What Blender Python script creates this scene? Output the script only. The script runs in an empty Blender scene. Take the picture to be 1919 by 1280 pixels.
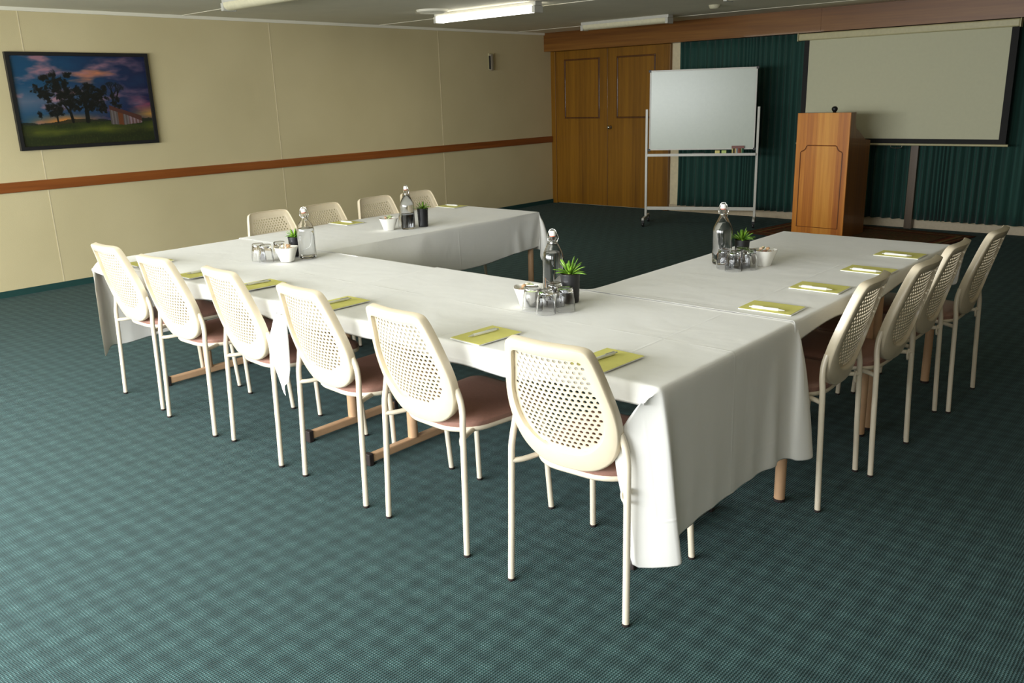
import bpy, bmesh, math, random
import numpy as np
from mathutils import Vector, Matrix, noise
R = math.radians
scene = bpy.context.scene
random.seed(7)

# ------------------------------------------------------------------ camera
cam_data = bpy.data.cameras.new('camera')
cam = bpy.data.objects.new('camera', cam_data)
scene.collection.objects.link(cam)
FW = Vector((-0.6429203, 0.7149425, -0.2747920))
RT = Vector((0.7489404, 0.6619573, -0.0300140))
UP = Vector((-0.1604423, 0.2250995, 0.9610351))
m = Matrix((RT, UP, -FW)).transposed().to_4x4()
m.translation = Vector((8.189, 0.0, 1.56))
cam.matrix_world = m
cam_data.sensor_width = 36.0
cam_data.lens = 36.0 * 1609.5 / 1919.0
cam_data.clip_start = 0.05
scene.camera = cam

# ------------------------------------------------------------------ world, lights, exposure
world = bpy.data.worlds.new('world'); scene.world = world
world.use_nodes = True
world.node_tree.nodes['Background'].inputs[0].default_value = (0.75, 0.86, 1.0, 1)
world.node_tree.nodes['Background'].inputs[1].default_value = 1.0
scene.view_settings.view_transform = 'Standard'
scene.view_settings.look = 'None'
scene.view_settings.exposure = 0.0
scene.view_settings.gamma = 1.0
scene.cycles.use_denoising = True
scene.cycles.max_bounces = 8
scene.cycles.diffuse_bounces = 4
scene.cycles.transmission_bounces = 8
scene.cycles.transparent_max_bounces = 8
scene.cycles.caustics_reflective = False

def area_light(name, loc, rot, sx, sy, power, col):
    ld = bpy.data.lights.new(name, 'AREA'); ld.shape = 'RECTANGLE'
    ld.size = sx; ld.size_y = sy; ld.energy = power; ld.color = col
    o = bpy.data.objects.new(name, ld); o.location = loc; o.rotation_euler = rot
    scene.collection.objects.link(o); return o
# daylight through the long windows in the wall behind the camera
area_light('window_daylight', (4.3, -1.40, 1.30), (R(90), 0, 0), 5.8, 1.3, 62, (1.0, 0.985, 0.955))
area_light('window_skylight', (4.3, -1.35, 1.55), (R(48), 0, 0), 5.8, 1.0, 490, (0.94, 0.978, 1.0))
area_light('window_daylight', (8.6, -1.40, 1.55), (R(70), 0, 0), 1.8, 1.2, 30, (1.0, 0.985, 0.955))

# ------------------------------------------------------------------ helpers
def s2l(r, g, b):
    f = lambda c: (c/255/12.92) if c/255 <= .04045 else ((c/255+.055)/1.055)**2.4
    return (f(r), f(g), f(b), 1)

def new_mat(name):
    mt = bpy.data.materials.new(name); mt.use_nodes = True
    nt = mt.node_tree
    return mt, nt, nt.nodes['Principled BSDF']

def N(nt, kind, **kw):
    n = nt.nodes.new(kind)
    for k, v in kw.items():
        if k.startswith('i_'): n.inputs[k[2:].replace('_', ' ')].default_value = v
        else: setattr(n, k, v)
    return n

def ramp(nt, fac, stops):
    r = nt.nodes.new('ShaderNodeValToRGB')
    el = r.color_ramp.elements
    while len(el) > 1: el.remove(el[-1])
    el[0].position = stops[0][0]; el[0].color = stops[0][1]
    for p, c in stops[1:]:
        e = el.new(p); e.color = c
    nt.links.new(fac, r.inputs[0]); return r

def flat(name, col, rough=.5, metal=0., noise_amt=.06, nscale=30., bump=0., coat=0., spec=.5):
    mt, nt, b = new_mat(name)
    tc = N(nt, 'ShaderNodeTexCoord')
    nz = N(nt, 'ShaderNodeTexNoise'); nz.inputs['Scale'].default_value = nscale; nz.inputs['Detail'].default_value = 3
    nt.links.new(tc.outputs['Object'], nz.inputs['Vector'])
    lo = tuple(c*(1-noise_amt) for c in col[:3])+(1,); hi = tuple(min(1, c*(1+noise_amt)) for c in col[:3])+(1,)
    rp = ramp(nt, nz.outputs['Fac'], [(.3, lo), (.7, hi)])
    nt.links.new(rp.outputs[0], b.inputs['Base Color'])
    b.inputs['Roughness'].default_value = rough; b.inputs['Metallic'].default_value = metal
    b.inputs['Coat Weight'].default_value = coat
    b.inputs['Specular IOR Level'].default_value = spec
    if bump:
        bp = N(nt, 'ShaderNodeBump'); bp.inputs['Strength'].default_value = bump; bp.inputs['Distance'].default_value = .002
        nt.links.new(nz.outputs['Fac'], bp.inputs['Height']); nt.links.new(bp.outputs[0], b.inputs['Normal'])
    return mt

def wood(name, dark, mid, light, axis='Z', rough=.4, plank=0., grain=1.0, coat=.15):
    """veneer: long streaks along axis, optional leaf-by-leaf tone steps across X"""
    mt, nt, b = new_mat(name)
    tc = N(nt, 'ShaderNodeTexCoord'); mp = N(nt, 'ShaderNodeMapping')
    sc = {'Z': (34, 34, 1.1), 'X': (1.1, 34, 34), 'Y': (34, 1.1, 34)}[axis]
    mp.inputs['Scale'].default_value = tuple(s*grain for s in sc)
    nt.links.new(tc.outputs['Object'], mp.inputs['Vector'])
    nz = N(nt, 'ShaderNodeTexNoise'); nz.inputs['Scale'].default_value = 1.; nz.inputs['Detail'].default_value = 6; nz.inputs['Roughness'].default_value = .6
    nt.links.new(mp.outputs[0], nz.inputs['Vector'])
    mp2 = N(nt, 'ShaderNodeMapping'); mp2.inputs['Scale'].default_value = tuple(max(.25, s/7) for s in sc)
    nt.links.new(tc.outputs['Object'], mp2.inputs['Vector'])
    n2 = N(nt, 'ShaderNodeTexNoise'); n2.inputs['Scale'].default_value = 1.; n2.inputs['Detail'].default_value = 2
    nt.links.new(mp2.outputs[0], n2.inputs['Vector'])
    mix = N(nt, 'ShaderNodeMath', operation='MULTIPLY_ADD'); mix.inputs[1].default_value = .55
    ad = N(nt, 'ShaderNodeMath', operation='MULTIPLY'); ad.inputs[1].default_value = .45
    nt.links.new(n2.outputs['Fac'], ad.inputs[0])
    nt.links.new(nz.outputs['Fac'], mix.inputs[0]); nt.links.new(ad.outputs[0], mix.inputs[2])
    out = mix.outputs[0]
    if plank:
        sx = N(nt, 'ShaderNodeSeparateXYZ'); nt.links.new(tc.outputs['Object'], sx.inputs[0])
        dv = N(nt, 'ShaderNodeMath', operation='DIVIDE'); dv.inputs[1].default_value = plank
        nt.links.new(sx.outputs['Z' if axis == 'X' else 'X'], dv.inputs[0])
        fl = N(nt, 'ShaderNodeMath', operation='FLOOR'); nt.links.new(dv.outputs[0], fl.inputs[0])
        wn = N(nt, 'ShaderNodeTexWhiteNoise', noise_dimensions='1D'); nt.links.new(fl.outputs[0], wn.inputs['W'])
        ma = N(nt, 'ShaderNodeMath', operation='MULTIPLY_ADD'); ma.inputs[1].default_value = .18; 
        sb = N(nt, 'ShaderNodeMath', operation='SUBTRACT'); sb.inputs[1].default_value = .09
        nt.links.new(wn.outputs['Value'], ma.inputs[0]); nt.links.new(out, ma.inputs[2]); nt.links.new(ma.outputs[0], sb.inputs[0])
        out = sb.outputs[0]
    rp = ramp(nt, out, [(.30, dark), (.5, mid), (.70, light)])
    nt.links.new(rp.outputs[0], b.inputs['Base Color'])
    b.inputs['Roughness'].default_value = rough; b.inputs['Coat Weight'].default_value = coat
    return mt

def link(name, bm, mat, parent=None, smooth=False, doubles=False):
    me = bpy.data.meshes.new(name)
    if doubles: bmesh.ops.remove_doubles(bm, verts=bm.verts, dist=1e-5)
    bmesh.ops.recalc_face_normals(bm, faces=bm.faces)
    bm.to_mesh(me); bm.free()
    if smooth:
        for p in me.polygons: p.use_smooth = True
    for mt in (mat if isinstance(mat, (list, tuple)) else [mat]): me.materials.append(mt)
    o = bpy.data.objects.new(name, me); scene.collection.objects.link(o)
    if parent is not None: o.parent = parent
    if smooth == 'auto':
        me.set_sharp_from_angle(angle=R(40))
    return o

def thing(name, label, cat, loc=(0, 0, 0), rz=0., group=None):
    o = bpy.data.objects.new(name, None); scene.collection.objects.link(o)
    o.empty_display_size = .1
    o.location = loc; o.rotation_euler = (0, 0, rz)
    tag(o, label, cat, group); return o

def tag(o, label, cat=None, group=None, kind=None):
    if label: o['label'] = label
    if cat: o['category'] = cat
    if group: o['group'] = group
    if kind: o['kind'] = kind
    return o

def struct(o, label=None):
    o['kind'] = 'structure'
    if label: o['label'] = label
    return o

def copy_tree(o, parent=None):
    c = o.copy(); scene.collection.objects.link(c)
    if parent is not None:
        c.parent = parent; c.matrix_parent_inverse = o.matrix_parent_inverse.copy()
    for ch in list(o.children): copy_tree(ch, c)
    return c

def box(bm, x0, x1, y0, y1, z0, z1, bev=0., mi=0, seg=2):
    vs = [bm.verts.new(p) for p in [(x0, y0, z0), (x1, y0, z0), (x1, y1, z0), (x0, y1, z0), (x0, y0, z1), (x1, y0, z1), (x1, y1, z1), (x0, y1, z1)]]
    fs = [bm.faces.new([vs[i] for i in f]) for f in [(0, 3, 2, 1), (4, 5, 6, 7), (0, 1, 5, 4), (1, 2, 6, 5), (2, 3, 7, 6), (3, 0, 4, 7)]]
    for f in fs: f.material_index = mi
    if bev:
        es = set(e for f in fs for e in f.edges)
        bmesh.ops.bevel(bm, geom=list(es), offset=bev, segments=seg, affect='EDGES', profile=.5)

def boxo(name, b6, mat, parent=None, bev=0.):
    bm = bmesh.new(); box(bm, *b6, bev=bev); return link(name, bm, mat, parent)

def lathe(bm, prof, cx=0, cy=0, n=32, cap=True, mi=0):
    rings = []
    for r, z in prof:
        if r < 1e-6: rings.append([bm.verts.new((cx, cy, z))])
        else: rings.append([bm.verts.new((cx+r*math.cos(2*math.pi*k/n), cy+r*math.sin(2*math.pi*k/n), z)) for k in range(n)])
    for a, b in zip(rings, rings[1:]):
        for k in range(n):
            k2 = (k+1) % n
            if len(a) == 1 and len(b) == 1: continue
            if len(a) == 1: f = bm.faces.new((a[0], b[k], b[k2]))
            elif len(b) == 1: f = bm.faces.new((a[k], a[k2], b[0]))
            else: f = bm.faces.new((a[k], a[k2], b[k2], b[k]))
            f.material_index = mi

def smooth_path(pts, n):
    P = [Vector(p) for p in pts]; out = []
    for i in range(len(P)-1):
        p0 = P[i-1] if i else P[i]*2-P[i+1]; p1, p2 = P[i], P[i+1]; p3 = P[i+2] if i+2 < len(P) else P[i+1]*2-P[i]
        for k in range(n):
            t = k/n
            out.append(.5*((2*p1)+(-p0+p2)*t+(2*p0-5*p1+4*p2-p3)*t*t+(-p0+3*p1-3*p2+p3)*t**3))
    out.append(P[-1]); return out

def tube(bm, pts, r, n=12, closed=False, caps=True, mi=0, flatn=None):
    pts = [Vector(p) for p in pts]; L = len(pts); rings = []
    up = None
    for i, p in enumerate(pts):
        a = pts[(i-1) % L] if (closed or i) else p; b = pts[(i+1) % L] if (closed or i < L-1) else p
        t = (b-a).normalized()
        if up is None:
            up = Vector((0, 0, 1)) if abs(t.z) < .9 else Vector((1, 0, 0))
        u = (up-t*up.dot(t)).normalized(); v = t.cross(u); up = u
        rr = r[i] if isinstance(r, (list, tuple)) else r
        rings.append([bm.verts.new(p+(u*math.cos(2*math.pi*k/n)+v*math.sin(2*math.pi*k/n))*rr) for k in range(n)])
    rng = range(L) if closed else range(L-1)
    for i in rng:
        a, b = rings[i], rings[(i+1) % L]
        for k in range(n):
            f = bm.faces.new((a[k], a[(k+1) % n], b[(k+1) % n], b[k])); f.material_index = mi
    if caps and not closed:
        bm.faces.new(rings[0]).material_index = mi; bm.faces.new(rings[-1]).material_index = mi

def tubeo(name, pts, r, mat, parent=None, n=12, closed=False):
    bm = bmesh.new(); tube(bm, pts, r, n, closed); return link(name, bm, mat, parent, smooth='auto')

# ------------------------------------------------------------------ materials
M = {}
M['cream_paint'] = flat('cream_powder_coat', s2l(222, 210, 187), rough=.32, noise_amt=.02, coat=.2)
M['cream_plastic'] = flat('cream_plastic', s2l(217, 203, 176), rough=.34, noise_amt=.02, coat=.2)
M['vinyl'] = flat('brown_vinyl', s2l(150, 112, 98), rough=.34, noise_amt=.08, nscale=120, bump=.2)
M['rubber'] = flat('dark_rubber', s2l(38, 28, 26), rough=.7)
M['table_leg'] = flat('tan_enamel', s2l(196, 158, 122), rough=.4, noise_amt=.04)
M['table_top'] = flat('table_laminate', s2l(190, 160, 128), rough=.45)
M['white'] = flat('white_enamel', s2l(226, 224, 214), rough=.4, noise_amt=.02)
M['grey_metal'] = flat('grey_enamel', s2l(196, 194, 184), rough=.38, noise_amt=.03)
M['chrome'] = flat('chrome', (.75, .74, .7, 1), rough=.18, metal=1.)
M['black'] = flat('black_plastic', s2l(24, 24, 26), rough=.45)
M['soil'] = flat('soil', s2l(60, 42, 30), rough=.95, noise_amt=.5, nscale=150, bump=1.)
M['china'] = flat('white_china', s2l(236, 234, 226), rough=.18, noise_amt=.01, coat=.4)
M['pen'] = flat('white_pen_plastic', s2l(236, 236, 232), rough=.3)
M['paper'] = flat('white_paper', s2l(235, 235, 228), rough=.8)
M['yellow'] = flat('yellow_card', s2l(226, 220, 124), rough=.75, noise_amt=.03)
M['skirting_dark'] = flat('dark_green_carpet_skirting', s2l(20, 62, 58), rough=.9)
M['white_skirting'] = flat('cream_skirting', s2l(196, 180, 152), rough=.5)
M['screen_black'] = flat('black_screen_border', s2l(26, 25, 24), rough=.8)
M['screen_white'] = flat('projection_fabric', s2l(202, 200, 170), rough=.85, noise_amt=.015)
M['board'] = flat('whiteboard_enamel', s2l(186, 194, 180), rough=.25, noise_amt=.015)
M['casing'] = flat('screen_casing', s2l(190, 182, 140), rough=.45)
M['doorwood'] = wood('door_veneer', s2l(96, 60, 8), s2l(130, 86, 12), s2l(152, 104, 20), 'Z', plank=0)
M['moulding'] = wood('moulding_wood', s2l(96, 52, 20), s2l(128, 74, 30), s2l(150, 92, 42), 'Z')
M['doormould'] = wood('door_moulding_wood', s2l(62, 34, 10), s2l(84, 48, 14), s2l(104, 62, 20), 'Z')
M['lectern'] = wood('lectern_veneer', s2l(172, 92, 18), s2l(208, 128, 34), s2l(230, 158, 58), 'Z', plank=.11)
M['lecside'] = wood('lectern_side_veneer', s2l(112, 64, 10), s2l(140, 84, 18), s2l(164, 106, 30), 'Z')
M['bulkhead'] = wood('pelmet_veneer', s2l(88, 50, 12), s2l(120, 74, 24), s2l(144, 98, 40), 'X', grain=.6)
M['rail'] = wood('rail_wood', s2l(110, 58, 22), s2l(138, 76, 30), s2l(158, 94, 42), 'Y')
M['postwood'] = wood('post_wood', s2l(62, 46, 26), s2l(84, 64, 38), s2l(100, 78, 50), 'Z')

# walls
def wall_mat():
    mt, nt, b = new_mat('cream_wallpaper')
    tc = N(nt, 'ShaderNodeTexCoord')
    nz = N(nt, 'ShaderNodeTexNoise'); nz.inputs['Scale'].default_value = 130; nz.inputs['Detail'].default_value = 4
    nt.links.new(tc.outputs['Object'], nz.inputs['Vector'])
    n2 = N(nt, 'ShaderNodeTexNoise'); n2.inputs['Scale'].default_value = 1.3; n2.inputs['Detail'].default_value = 2
    nt.links.new(tc.outputs['Object'], n2.inputs['Vector'])
    rp = ramp(nt, n2.outputs['Fac'], [(.3, s2l(200, 186, 144)), (.7, s2l(208, 194, 152))])
    nt.links.new(rp.outputs[0], b.inputs['Base Color'])
    b.inputs['Roughness'].default_value = .75
    bp = N(nt, 'ShaderNodeBump'); bp.inputs['Strength'].default_value = .35; bp.inputs['Distance'].default_value = .002
    nt.links.new(nz.outputs['Fac'], bp.inputs['Height']); nt.links.new(bp.outputs[0], b.inputs['Normal'])
    return mt
M['wall'] = wall_mat()
M['ceiling'] = flat('ceiling_paint', s2l(234, 229, 210), rough=.85, noise_amt=.03, nscale=3)
M['strip'] = flat('cream_wall_strip', s2l(218, 204, 168), rough=.7)

def carpet_mat():
    mt, nt, b = new_mat('green_woven_carpet')
    L = nt.links
    tc = N(nt, 'ShaderNodeTexCoord')
    # warp a little so the weave is not ruler straight
    wz = N(nt, 'ShaderNodeTexNoise'); wz.inputs['Scale'].default_value = 4.
    L.new(tc.outputs['Object'], wz.inputs['Vector'])
    wm = N(nt, 'ShaderNodeVectorMath', operation='SCALE'); wm.inputs['Scale'].default_value = .012
    L.new(wz.outputs['Color'], wm.inputs[0])
    va = N(nt, 'ShaderNodeVectorMath', operation='ADD'); L.new(tc.outputs['Object'], va.inputs[0]); L.new(wm.outputs[0], va.inputs[1])
    def lattice(ang, period):
        mp = N(nt, 'ShaderNodeMapping'); mp.inputs['Rotation'].default_value = (0, 0, R(ang))
        k = 2*math.pi/period; mp.inputs['Scale'].default_value = (k, k, k)
        L.new(va.outputs[0], mp.inputs['Vector'])
        s = N(nt, 'ShaderNodeSeparateXYZ'); L.new(mp.outputs[0], s.inputs[0])
        a = N(nt, 'ShaderNodeMath', operation='SINE'); L.new(s.outputs['X'], a.inputs[0])
        c = N(nt, 'ShaderNodeMath', operation='SINE'); L.new(s.outputs['Y'], c.inputs[0])
        mu = N(nt, 'ShaderNodeMath', operation='MULTIPLY'); L.new(a.outputs[0], mu.inputs[0]); L.new(c.outputs[0], mu.inputs[1])
        return mu.outputs[0], a.outputs[0]
    dots, _ = lattice(45, .0125)        # woven loops
    dia, _ = lattice(45, .105)          # diamonds of the figure
    dia2, row = lattice(12, .17)
    nz = N(nt, 'ShaderNodeTexNoise'); nz.inputs['Scale'].default_value = 7.; nz.inputs['Detail'].default_value = 3
    L.new(tc.outputs['Object'], nz.inputs['Vector'])
    # figure = diamonds + soft irregularity
    f1 = N(nt, 'ShaderNodeMath', operation='MULTIPLY_ADD'); f1.inputs[1].default_value = .22; f1.inputs[2].default_value = .5
    L.new(dia, f1.inputs[0])
    f2 = N(nt, 'ShaderNodeMath', operation='MULTIPLY_ADD'); f2.inputs[1].default_value = .10
    L.new(dia2, f2.inputs[0]); L.new(f1.outputs[0], f2.inputs[2])
    f3 = N(nt, 'ShaderNodeMath', operation='MULTIPLY_ADD'); f3.inputs[1].default_value = .4
    L.new(nz.outputs['Fac'], f3.inputs[0]); L.new(f2.outputs[0], f3.inputs[2])
    nz.inputs['Scale'].default_value = 16.
    fig = ramp(nt, f3.outputs[0], [(.3, s2l(14, 36, 35)), (.65, s2l(23, 50, 49)), (1.1, s2l(36, 66, 64))])
    dd = ramp(nt, dots, [(-1. if False else 0., (0, 0, 0, 1)), (.35, (0, 0, 0, 1)), (.8, (1, 1, 1, 1))])
    lightc = ramp(nt, f3.outputs[0], [(.45, s2l(31, 59, 59)), (1.1, s2l(104, 130, 130))])
    mx = N(nt, 'ShaderNodeMix', data_type='RGBA'); 
    n6 = N(nt, 'ShaderNodeTexNoise'); n6.inputs['Scale'].default_value = 60.; n6.inputs['Detail'].default_value = 2; L.new(tc.outputs['Object'], n6.inputs['Vector'])
    m6 = N(nt, 'ShaderNodeMapRange'); m6.inputs['From Min'].default_value = .35; m6.inputs['From Max'].default_value = .65; m6.inputs['To Min'].default_value = .25; m6.inputs['To Max'].default_value = 1.; L.new(n6.outputs['Fac'], m6.inputs['Value'])
    ml = N(nt, 'ShaderNodeMath', operation='MULTIPLY'); L.new(m6.outputs[0], ml.inputs[1])
    L.new(dd.outputs[0], ml.inputs[0]); L.new(ml.outputs[0], mx.inputs['Factor'])
    L.new(fig.outputs[0], mx.inputs['A']); L.new(lightc.outputs[0], mx.inputs['B'])
    # dark pits between loops
    ng = N(nt, 'ShaderNodeMath', operation='MULTIPLY'); ng.inputs[1].default_value = -1.; L.new(dots, ng.inputs[0])
    dk = ramp(nt, ng.outputs[0], [(.35, (1, 1, 1, 1)), (.85, (.35, .38, .4, 1))])
    mm = N(nt, 'ShaderNodeMix', data_type='RGBA', blend_type='MULTIPLY'); mm.inputs['Factor'].default_value = 1.
    L.new(mx.outputs['Result'], mm.inputs['A']); L.new(dk.outputs[0], mm.inputs['B'])
    L.new(mm.outputs['Result'], b.inputs['Base Color'])
    b.inputs['Roughness'].default_value = .85
    b.inputs['Sheen Weight'].default_value = .1; b.inputs['Sheen Roughness'].default_value = .5
    b.inputs['Sheen Tint'].default_value = (.7, .95, .95, 1)
    b.inputs['Specular IOR Level'].default_value = .25
    bp = N(nt, 'ShaderNodeBump'); bp.inputs['Strength'].default_value = .5; bp.inputs['Distance'].default_value = .004
    bh = N(nt, 'ShaderNodeMath', operation='MULTIPLY_ADD'); bh.inputs[1].default_value = .6
    L.new(f2.outputs[0], bh.inputs[0]); L.new(dots, bh.inputs[2])
    L.new(bh.outputs[0], bp.inputs['Height']); L.new(bp.outputs[0], b.inputs['Normal'])
    return mt
M['carpet'] = carpet_mat()

def cloth_mat():
    mt, nt, b = new_mat('white_table_linen')
    L = nt.links
    uv = N(nt, 'ShaderNodeUVMap'); uv.uv_map = 'rest'
    s = N(nt, 'ShaderNodeSeparateXYZ'); L.new(uv.outputs[0], s.inputs[0])
    # pressed creases on a grid of the cloth's own coordinates
    def crease(out, period, off):
        a = N(nt, 'ShaderNodeMath', operation='ADD'); a.inputs[1].default_value = off+50*period; L.new(out, a.inputs[0])
        m_ = N(nt, 'ShaderNodeMath', operation='MODULO'); m_.inputs[1].default_value = period; L.new(a.outputs[0], m_.inputs[0])
        c = N(nt, 'ShaderNodeMath', operation='SUBTRACT'); c.inputs[1].default_value = period/2; L.new(m_.outputs[0], c.inputs[0])
        ab = N(nt, 'ShaderNodeMath', operation='ABSOLUTE'); L.new(c.outputs[0], ab.inputs[0])
        r = N(nt, 'ShaderNodeMapRange'); r.inputs['From Min'].default_value = 0.; r.inputs['From Max'].default_value = .007
        r.inputs['To Min'].default_value = 1.; r.inputs['To Max'].default_value = 0.
        L.new(ab.outputs[0], r.inputs['Value']); return r.outputs[0]
    c1 = crease(s.outputs['X'], .66, .24); c2 = crease(s.outputs['Y'], .5, .31)
    nz = N(nt, 'ShaderNodeTexNoise'); nz.inputs['Scale'].default_value = 3.; nz.inputs['Detail'].default_value = 3; nz.inputs['Distortion'].default_value = .8
    L.new(uv.outputs[0], nz.inputs['Vector'])
    mp = N(nt, 'ShaderNodeMapping'); mp.inputs['Rotation'].default_value = (0, 0, R(28)); mp.inputs['Scale'].default_value = (1.5, 4., 1.)
    L.new(uv.outputs[0], mp.inputs['Vector'])
    n3 = N(nt, 'ShaderNodeTexNoise'); n3.inputs['Scale'].default_value = 1.4; n3.inputs['Detail'].default_value = 3; n3.inputs['Distortion'].default_value = .8
    L.new(mp.outputs[0], n3.inputs['Vector'])
    mxm = N(nt, 'ShaderNodeMath', operation='MAXIMUM'); L.new(c1, mxm.inputs[0]); L.new(c2, mxm.inputs[1])
    n5 = N(nt, 'ShaderNodeTexNoise'); n5.inputs['Scale'].default_value = 3.3; L.new(uv.outputs[0], n5.inputs['Vector'])
    br_ = N(nt, 'ShaderNodeMapRange'); br_.inputs['From Min'].default_value = .42; br_.inputs['From Max'].default_value = .58; L.new(n5.outputs['Fac'], br_.inputs['Value'])
    mx0 = mxm; mxm = N(nt, 'ShaderNodeMath', operation='MULTIPLY'); L.new(mx0.outputs[0], mxm.inputs[0]); L.new(br_.outputs[0], mxm.inputs[1])
    h = N(nt, 'ShaderNodeMath', operation='MULTIPLY_ADD'); h.inputs[1].default_value = .22
    L.new(mxm.outputs[0], h.inputs[0]); L.new(nz.outputs['Fac'], h.inputs[2])
    h2 = N(nt, 'ShaderNodeMath', operation='MULTIPLY_ADD'); h2.inputs[1].default_value = .5
    L.new(n3.outputs['Fac'], h2.inputs[0]); L.new(h.outputs[0], h2.inputs[2])
    bp = N(nt, 'ShaderNodeBump'); bp.inputs['Strength'].default_value = .4; bp.inputs['Distance'].default_value = .009
    L.new(h2.outputs[0], bp.inputs['Height']); L.new(bp.outputs[0], b.inputs['Normal'])
    b.inputs['Base Color'].default_value = s2l(238, 236, 230)
    b.inputs['Roughness'].default_value = .7
    b.inputs['Sheen Weight'].default_value = .15
    return mt
M['cloth'] = cloth_mat()

def glass_mat(name, col=(1, 1, 1, 1), ior=1.46):
    mt, nt, b = new_mat(name)
    b.inputs['Base Color'].default_value = col
    b.inputs['Transmission Weight'].default_value = 1.; b.inputs['Roughness'].default_value = .01
    b.inputs['IOR'].default_value = ior
    return mt
M['glass'] = glass_mat('clear_glass', (1, 1, 1, 1))
M['water'] = glass_mat('water', (.985, .995, .99, 1), 1.33)

def leaf_mat():
    mt, nt, b = new_mat('succulent_leaf')
    tc = N(nt, 'ShaderNodeTexCoord'); nz = N(nt, 'ShaderNodeTexNoise'); nz.inputs['Scale'].default_value = 40
    nt.links.new(tc.outputs['Object'], nz.inputs['Vector'])
    rp = ramp(nt, nz.outputs['Fac'], [(.3, s2l(66, 116, 26)), (.7, s2l(140, 182, 58))])
    nt.links.new(rp.outputs[0], b.inputs['Base Color']); b.inputs['Roughness'].default_value = .4
    b.inputs['Subsurface Weight'].default_value = .0
    return mt
M['leaf'] = leaf_mat()

def emis(name, col, st):
    mt, nt, b = new_mat(name)
    b.inputs['Base Color'].default_value = (.9, .9, .85, 1)
    b.inputs['Emission Color'].default_value = col; b.inputs['Emission Strength'].default_value = st
    return mt
M['tube_on'] = emis('lit_diffuser', (1., .98, .86, 1), 9.)
M['tube_off'] = flat('unlit_diffuser', s2l(214, 208, 178), rough=.4)

def curtain_mat():
    mt, nt, b = new_mat('dark_green_curtain')
    tc = N(nt, 'ShaderNodeTexCoord'); mp = N(nt, 'ShaderNodeMapping'); mp.inputs['Scale'].default_value = (60, 60, .6)
    nt.links.new(tc.outputs['Object'], mp.inputs['Vector'])
    nz = N(nt, 'ShaderNodeTexNoise'); nz.inputs['Scale'].default_value = 1.; nz.inputs['Detail'].default_value = 3
    nt.links.new(mp.outputs[0], nz.inputs['Vector'])
    rp = ramp(nt, nz.outputs['Fac'], [(.3, s2l(18, 56, 48)), (.7, s2l(30, 76, 66))])
    nt.links.new(rp.outputs[0], b.inputs['Base Color']); b.inputs['Roughness'].default_value = .8
    b.inputs['Sheen Weight'].default_value = .1
    return mt
M['curtain'] = curtain_mat()
# ------------------------------------------------------------------ room shell
XR, YF, YB, ZC = 11.2, -1.5, 10.18, 2.40
struct(boxo('floor', (-.15, XR+.15, YF-.15, YB+.15, -.1, 0), M['carpet']), 'dark green woven carpet with a small diamond figure')
struct(boxo('ceiling', (-.15, XR+.15, YF-.15, YB+.15, ZC, ZC+.1), M['ceiling']), 'dull grey-green painted ceiling')
struct(boxo('wall_left', (-.15, 0, YF-.15, YB+.15, 0, ZC), M['wall']), 'long cream wall with picture and timber rail')
struct(boxo('wall_right', (XR, XR+.15, YF-.15, YB+.15, 0, ZC), flat('tan_wall', s2l(150, 130, 100), rough=.8)))
struct(boxo('wall_back', (0, XR, YB, YB+.15, 0, ZC), M['strip']), 'cream back wall behind the green curtains')
bm = bmesh.new()   # front wall with two window openings
xs = [0, 1.4, 7.2, 7.9, 9.5, XR]; z0, z1 = .6, 2.05
box(bm, 0, XR, YF-.15, YF, 0, z0); box(bm, 0, XR, YF-.15, YF, z1, ZC)
for a, b_ in ((0, 1.4), (7.2, 7.9), (9.5, XR)): box(bm, a, b_, YF-.15, YF, z0, z1)
struct(link('wall_front', bm, M['wall']))
for wn, (a, b_, nm) in enumerate(((1.4, 7.2, 4), (7.9, 9.5, 2))):
    bm = bmesh.new()
    box(bm, a, b_, YF-.06, YF+.01, z0, z0+.05); box(bm, a, b_, YF-.06, YF+.01, z1-.05, z1)
    for k in range(nm+1):
        x = a+(b_-a-.05)*k/nm; box(bm, x, x+.05, YF-.055, YF+.005, z0+.05, z1-.05)
    struct(link('window_%d' % (wn+1), bm, M['white']))
struct(boxo('baseboard_left', (0, .012, YF, YB-.0, 0, .055), M['skirting_dark']), 'dark green carpet skirting at the foot of the cream wall')
struct(boxo('trim_1', (0, .024, YF, YB-.06, .888, .974), M['rail'], bev=.004), 'red-brown timber chair rail along the cream wall')
# wallpaper joints on the left wall
for k, yy in enumerate((.58, 3.02, 5.46, 7.9)):
    struct(boxo('trim_%d' % (k+2), (0, .0025, yy, yy+.008, .974, ZC), M['strip']))
    struct(boxo('trim_%d' % (k+7), (0, .0025, yy, yy+.008, .055, .888), M['strip']))
struct(boxo('baseboard_back', (1.99, XR, YB-.016, YB, 0, .085), M['white_skirting']), 'cream skirting board under the curtains')
# ceiling joints
for k, yy in enumerate((2.1, 4.5, 6.95, 9.4)):
    struct(boxo('trim_%d' % (k+12), (0, XR, yy, yy+.02, ZC-.004, ZC), M['ceiling']))
struct(boxo('trim_17', (0, .02, YF, YB-.2, ZC-.03, ZC), M['ceiling']), 'narrow cornice where the cream wall meets the ceiling')

# pelmet / bulkhead over the back wall, in three boards
b_ = thing('timber_pelmet', 'long dark-stained timber pelmet under the ceiling above doors and curtains', 'pelmet', (0, 10.08, 2.15))
struct(b_)
for k, (xa, xb) in enumerate(((.0, 4.02), (4.022, 6.9), (6.902, XR))):
    o = boxo('pelmet_board', (xa, xb, -.1, .1, .0, .2495), M['bulkhead'], b_)

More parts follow.
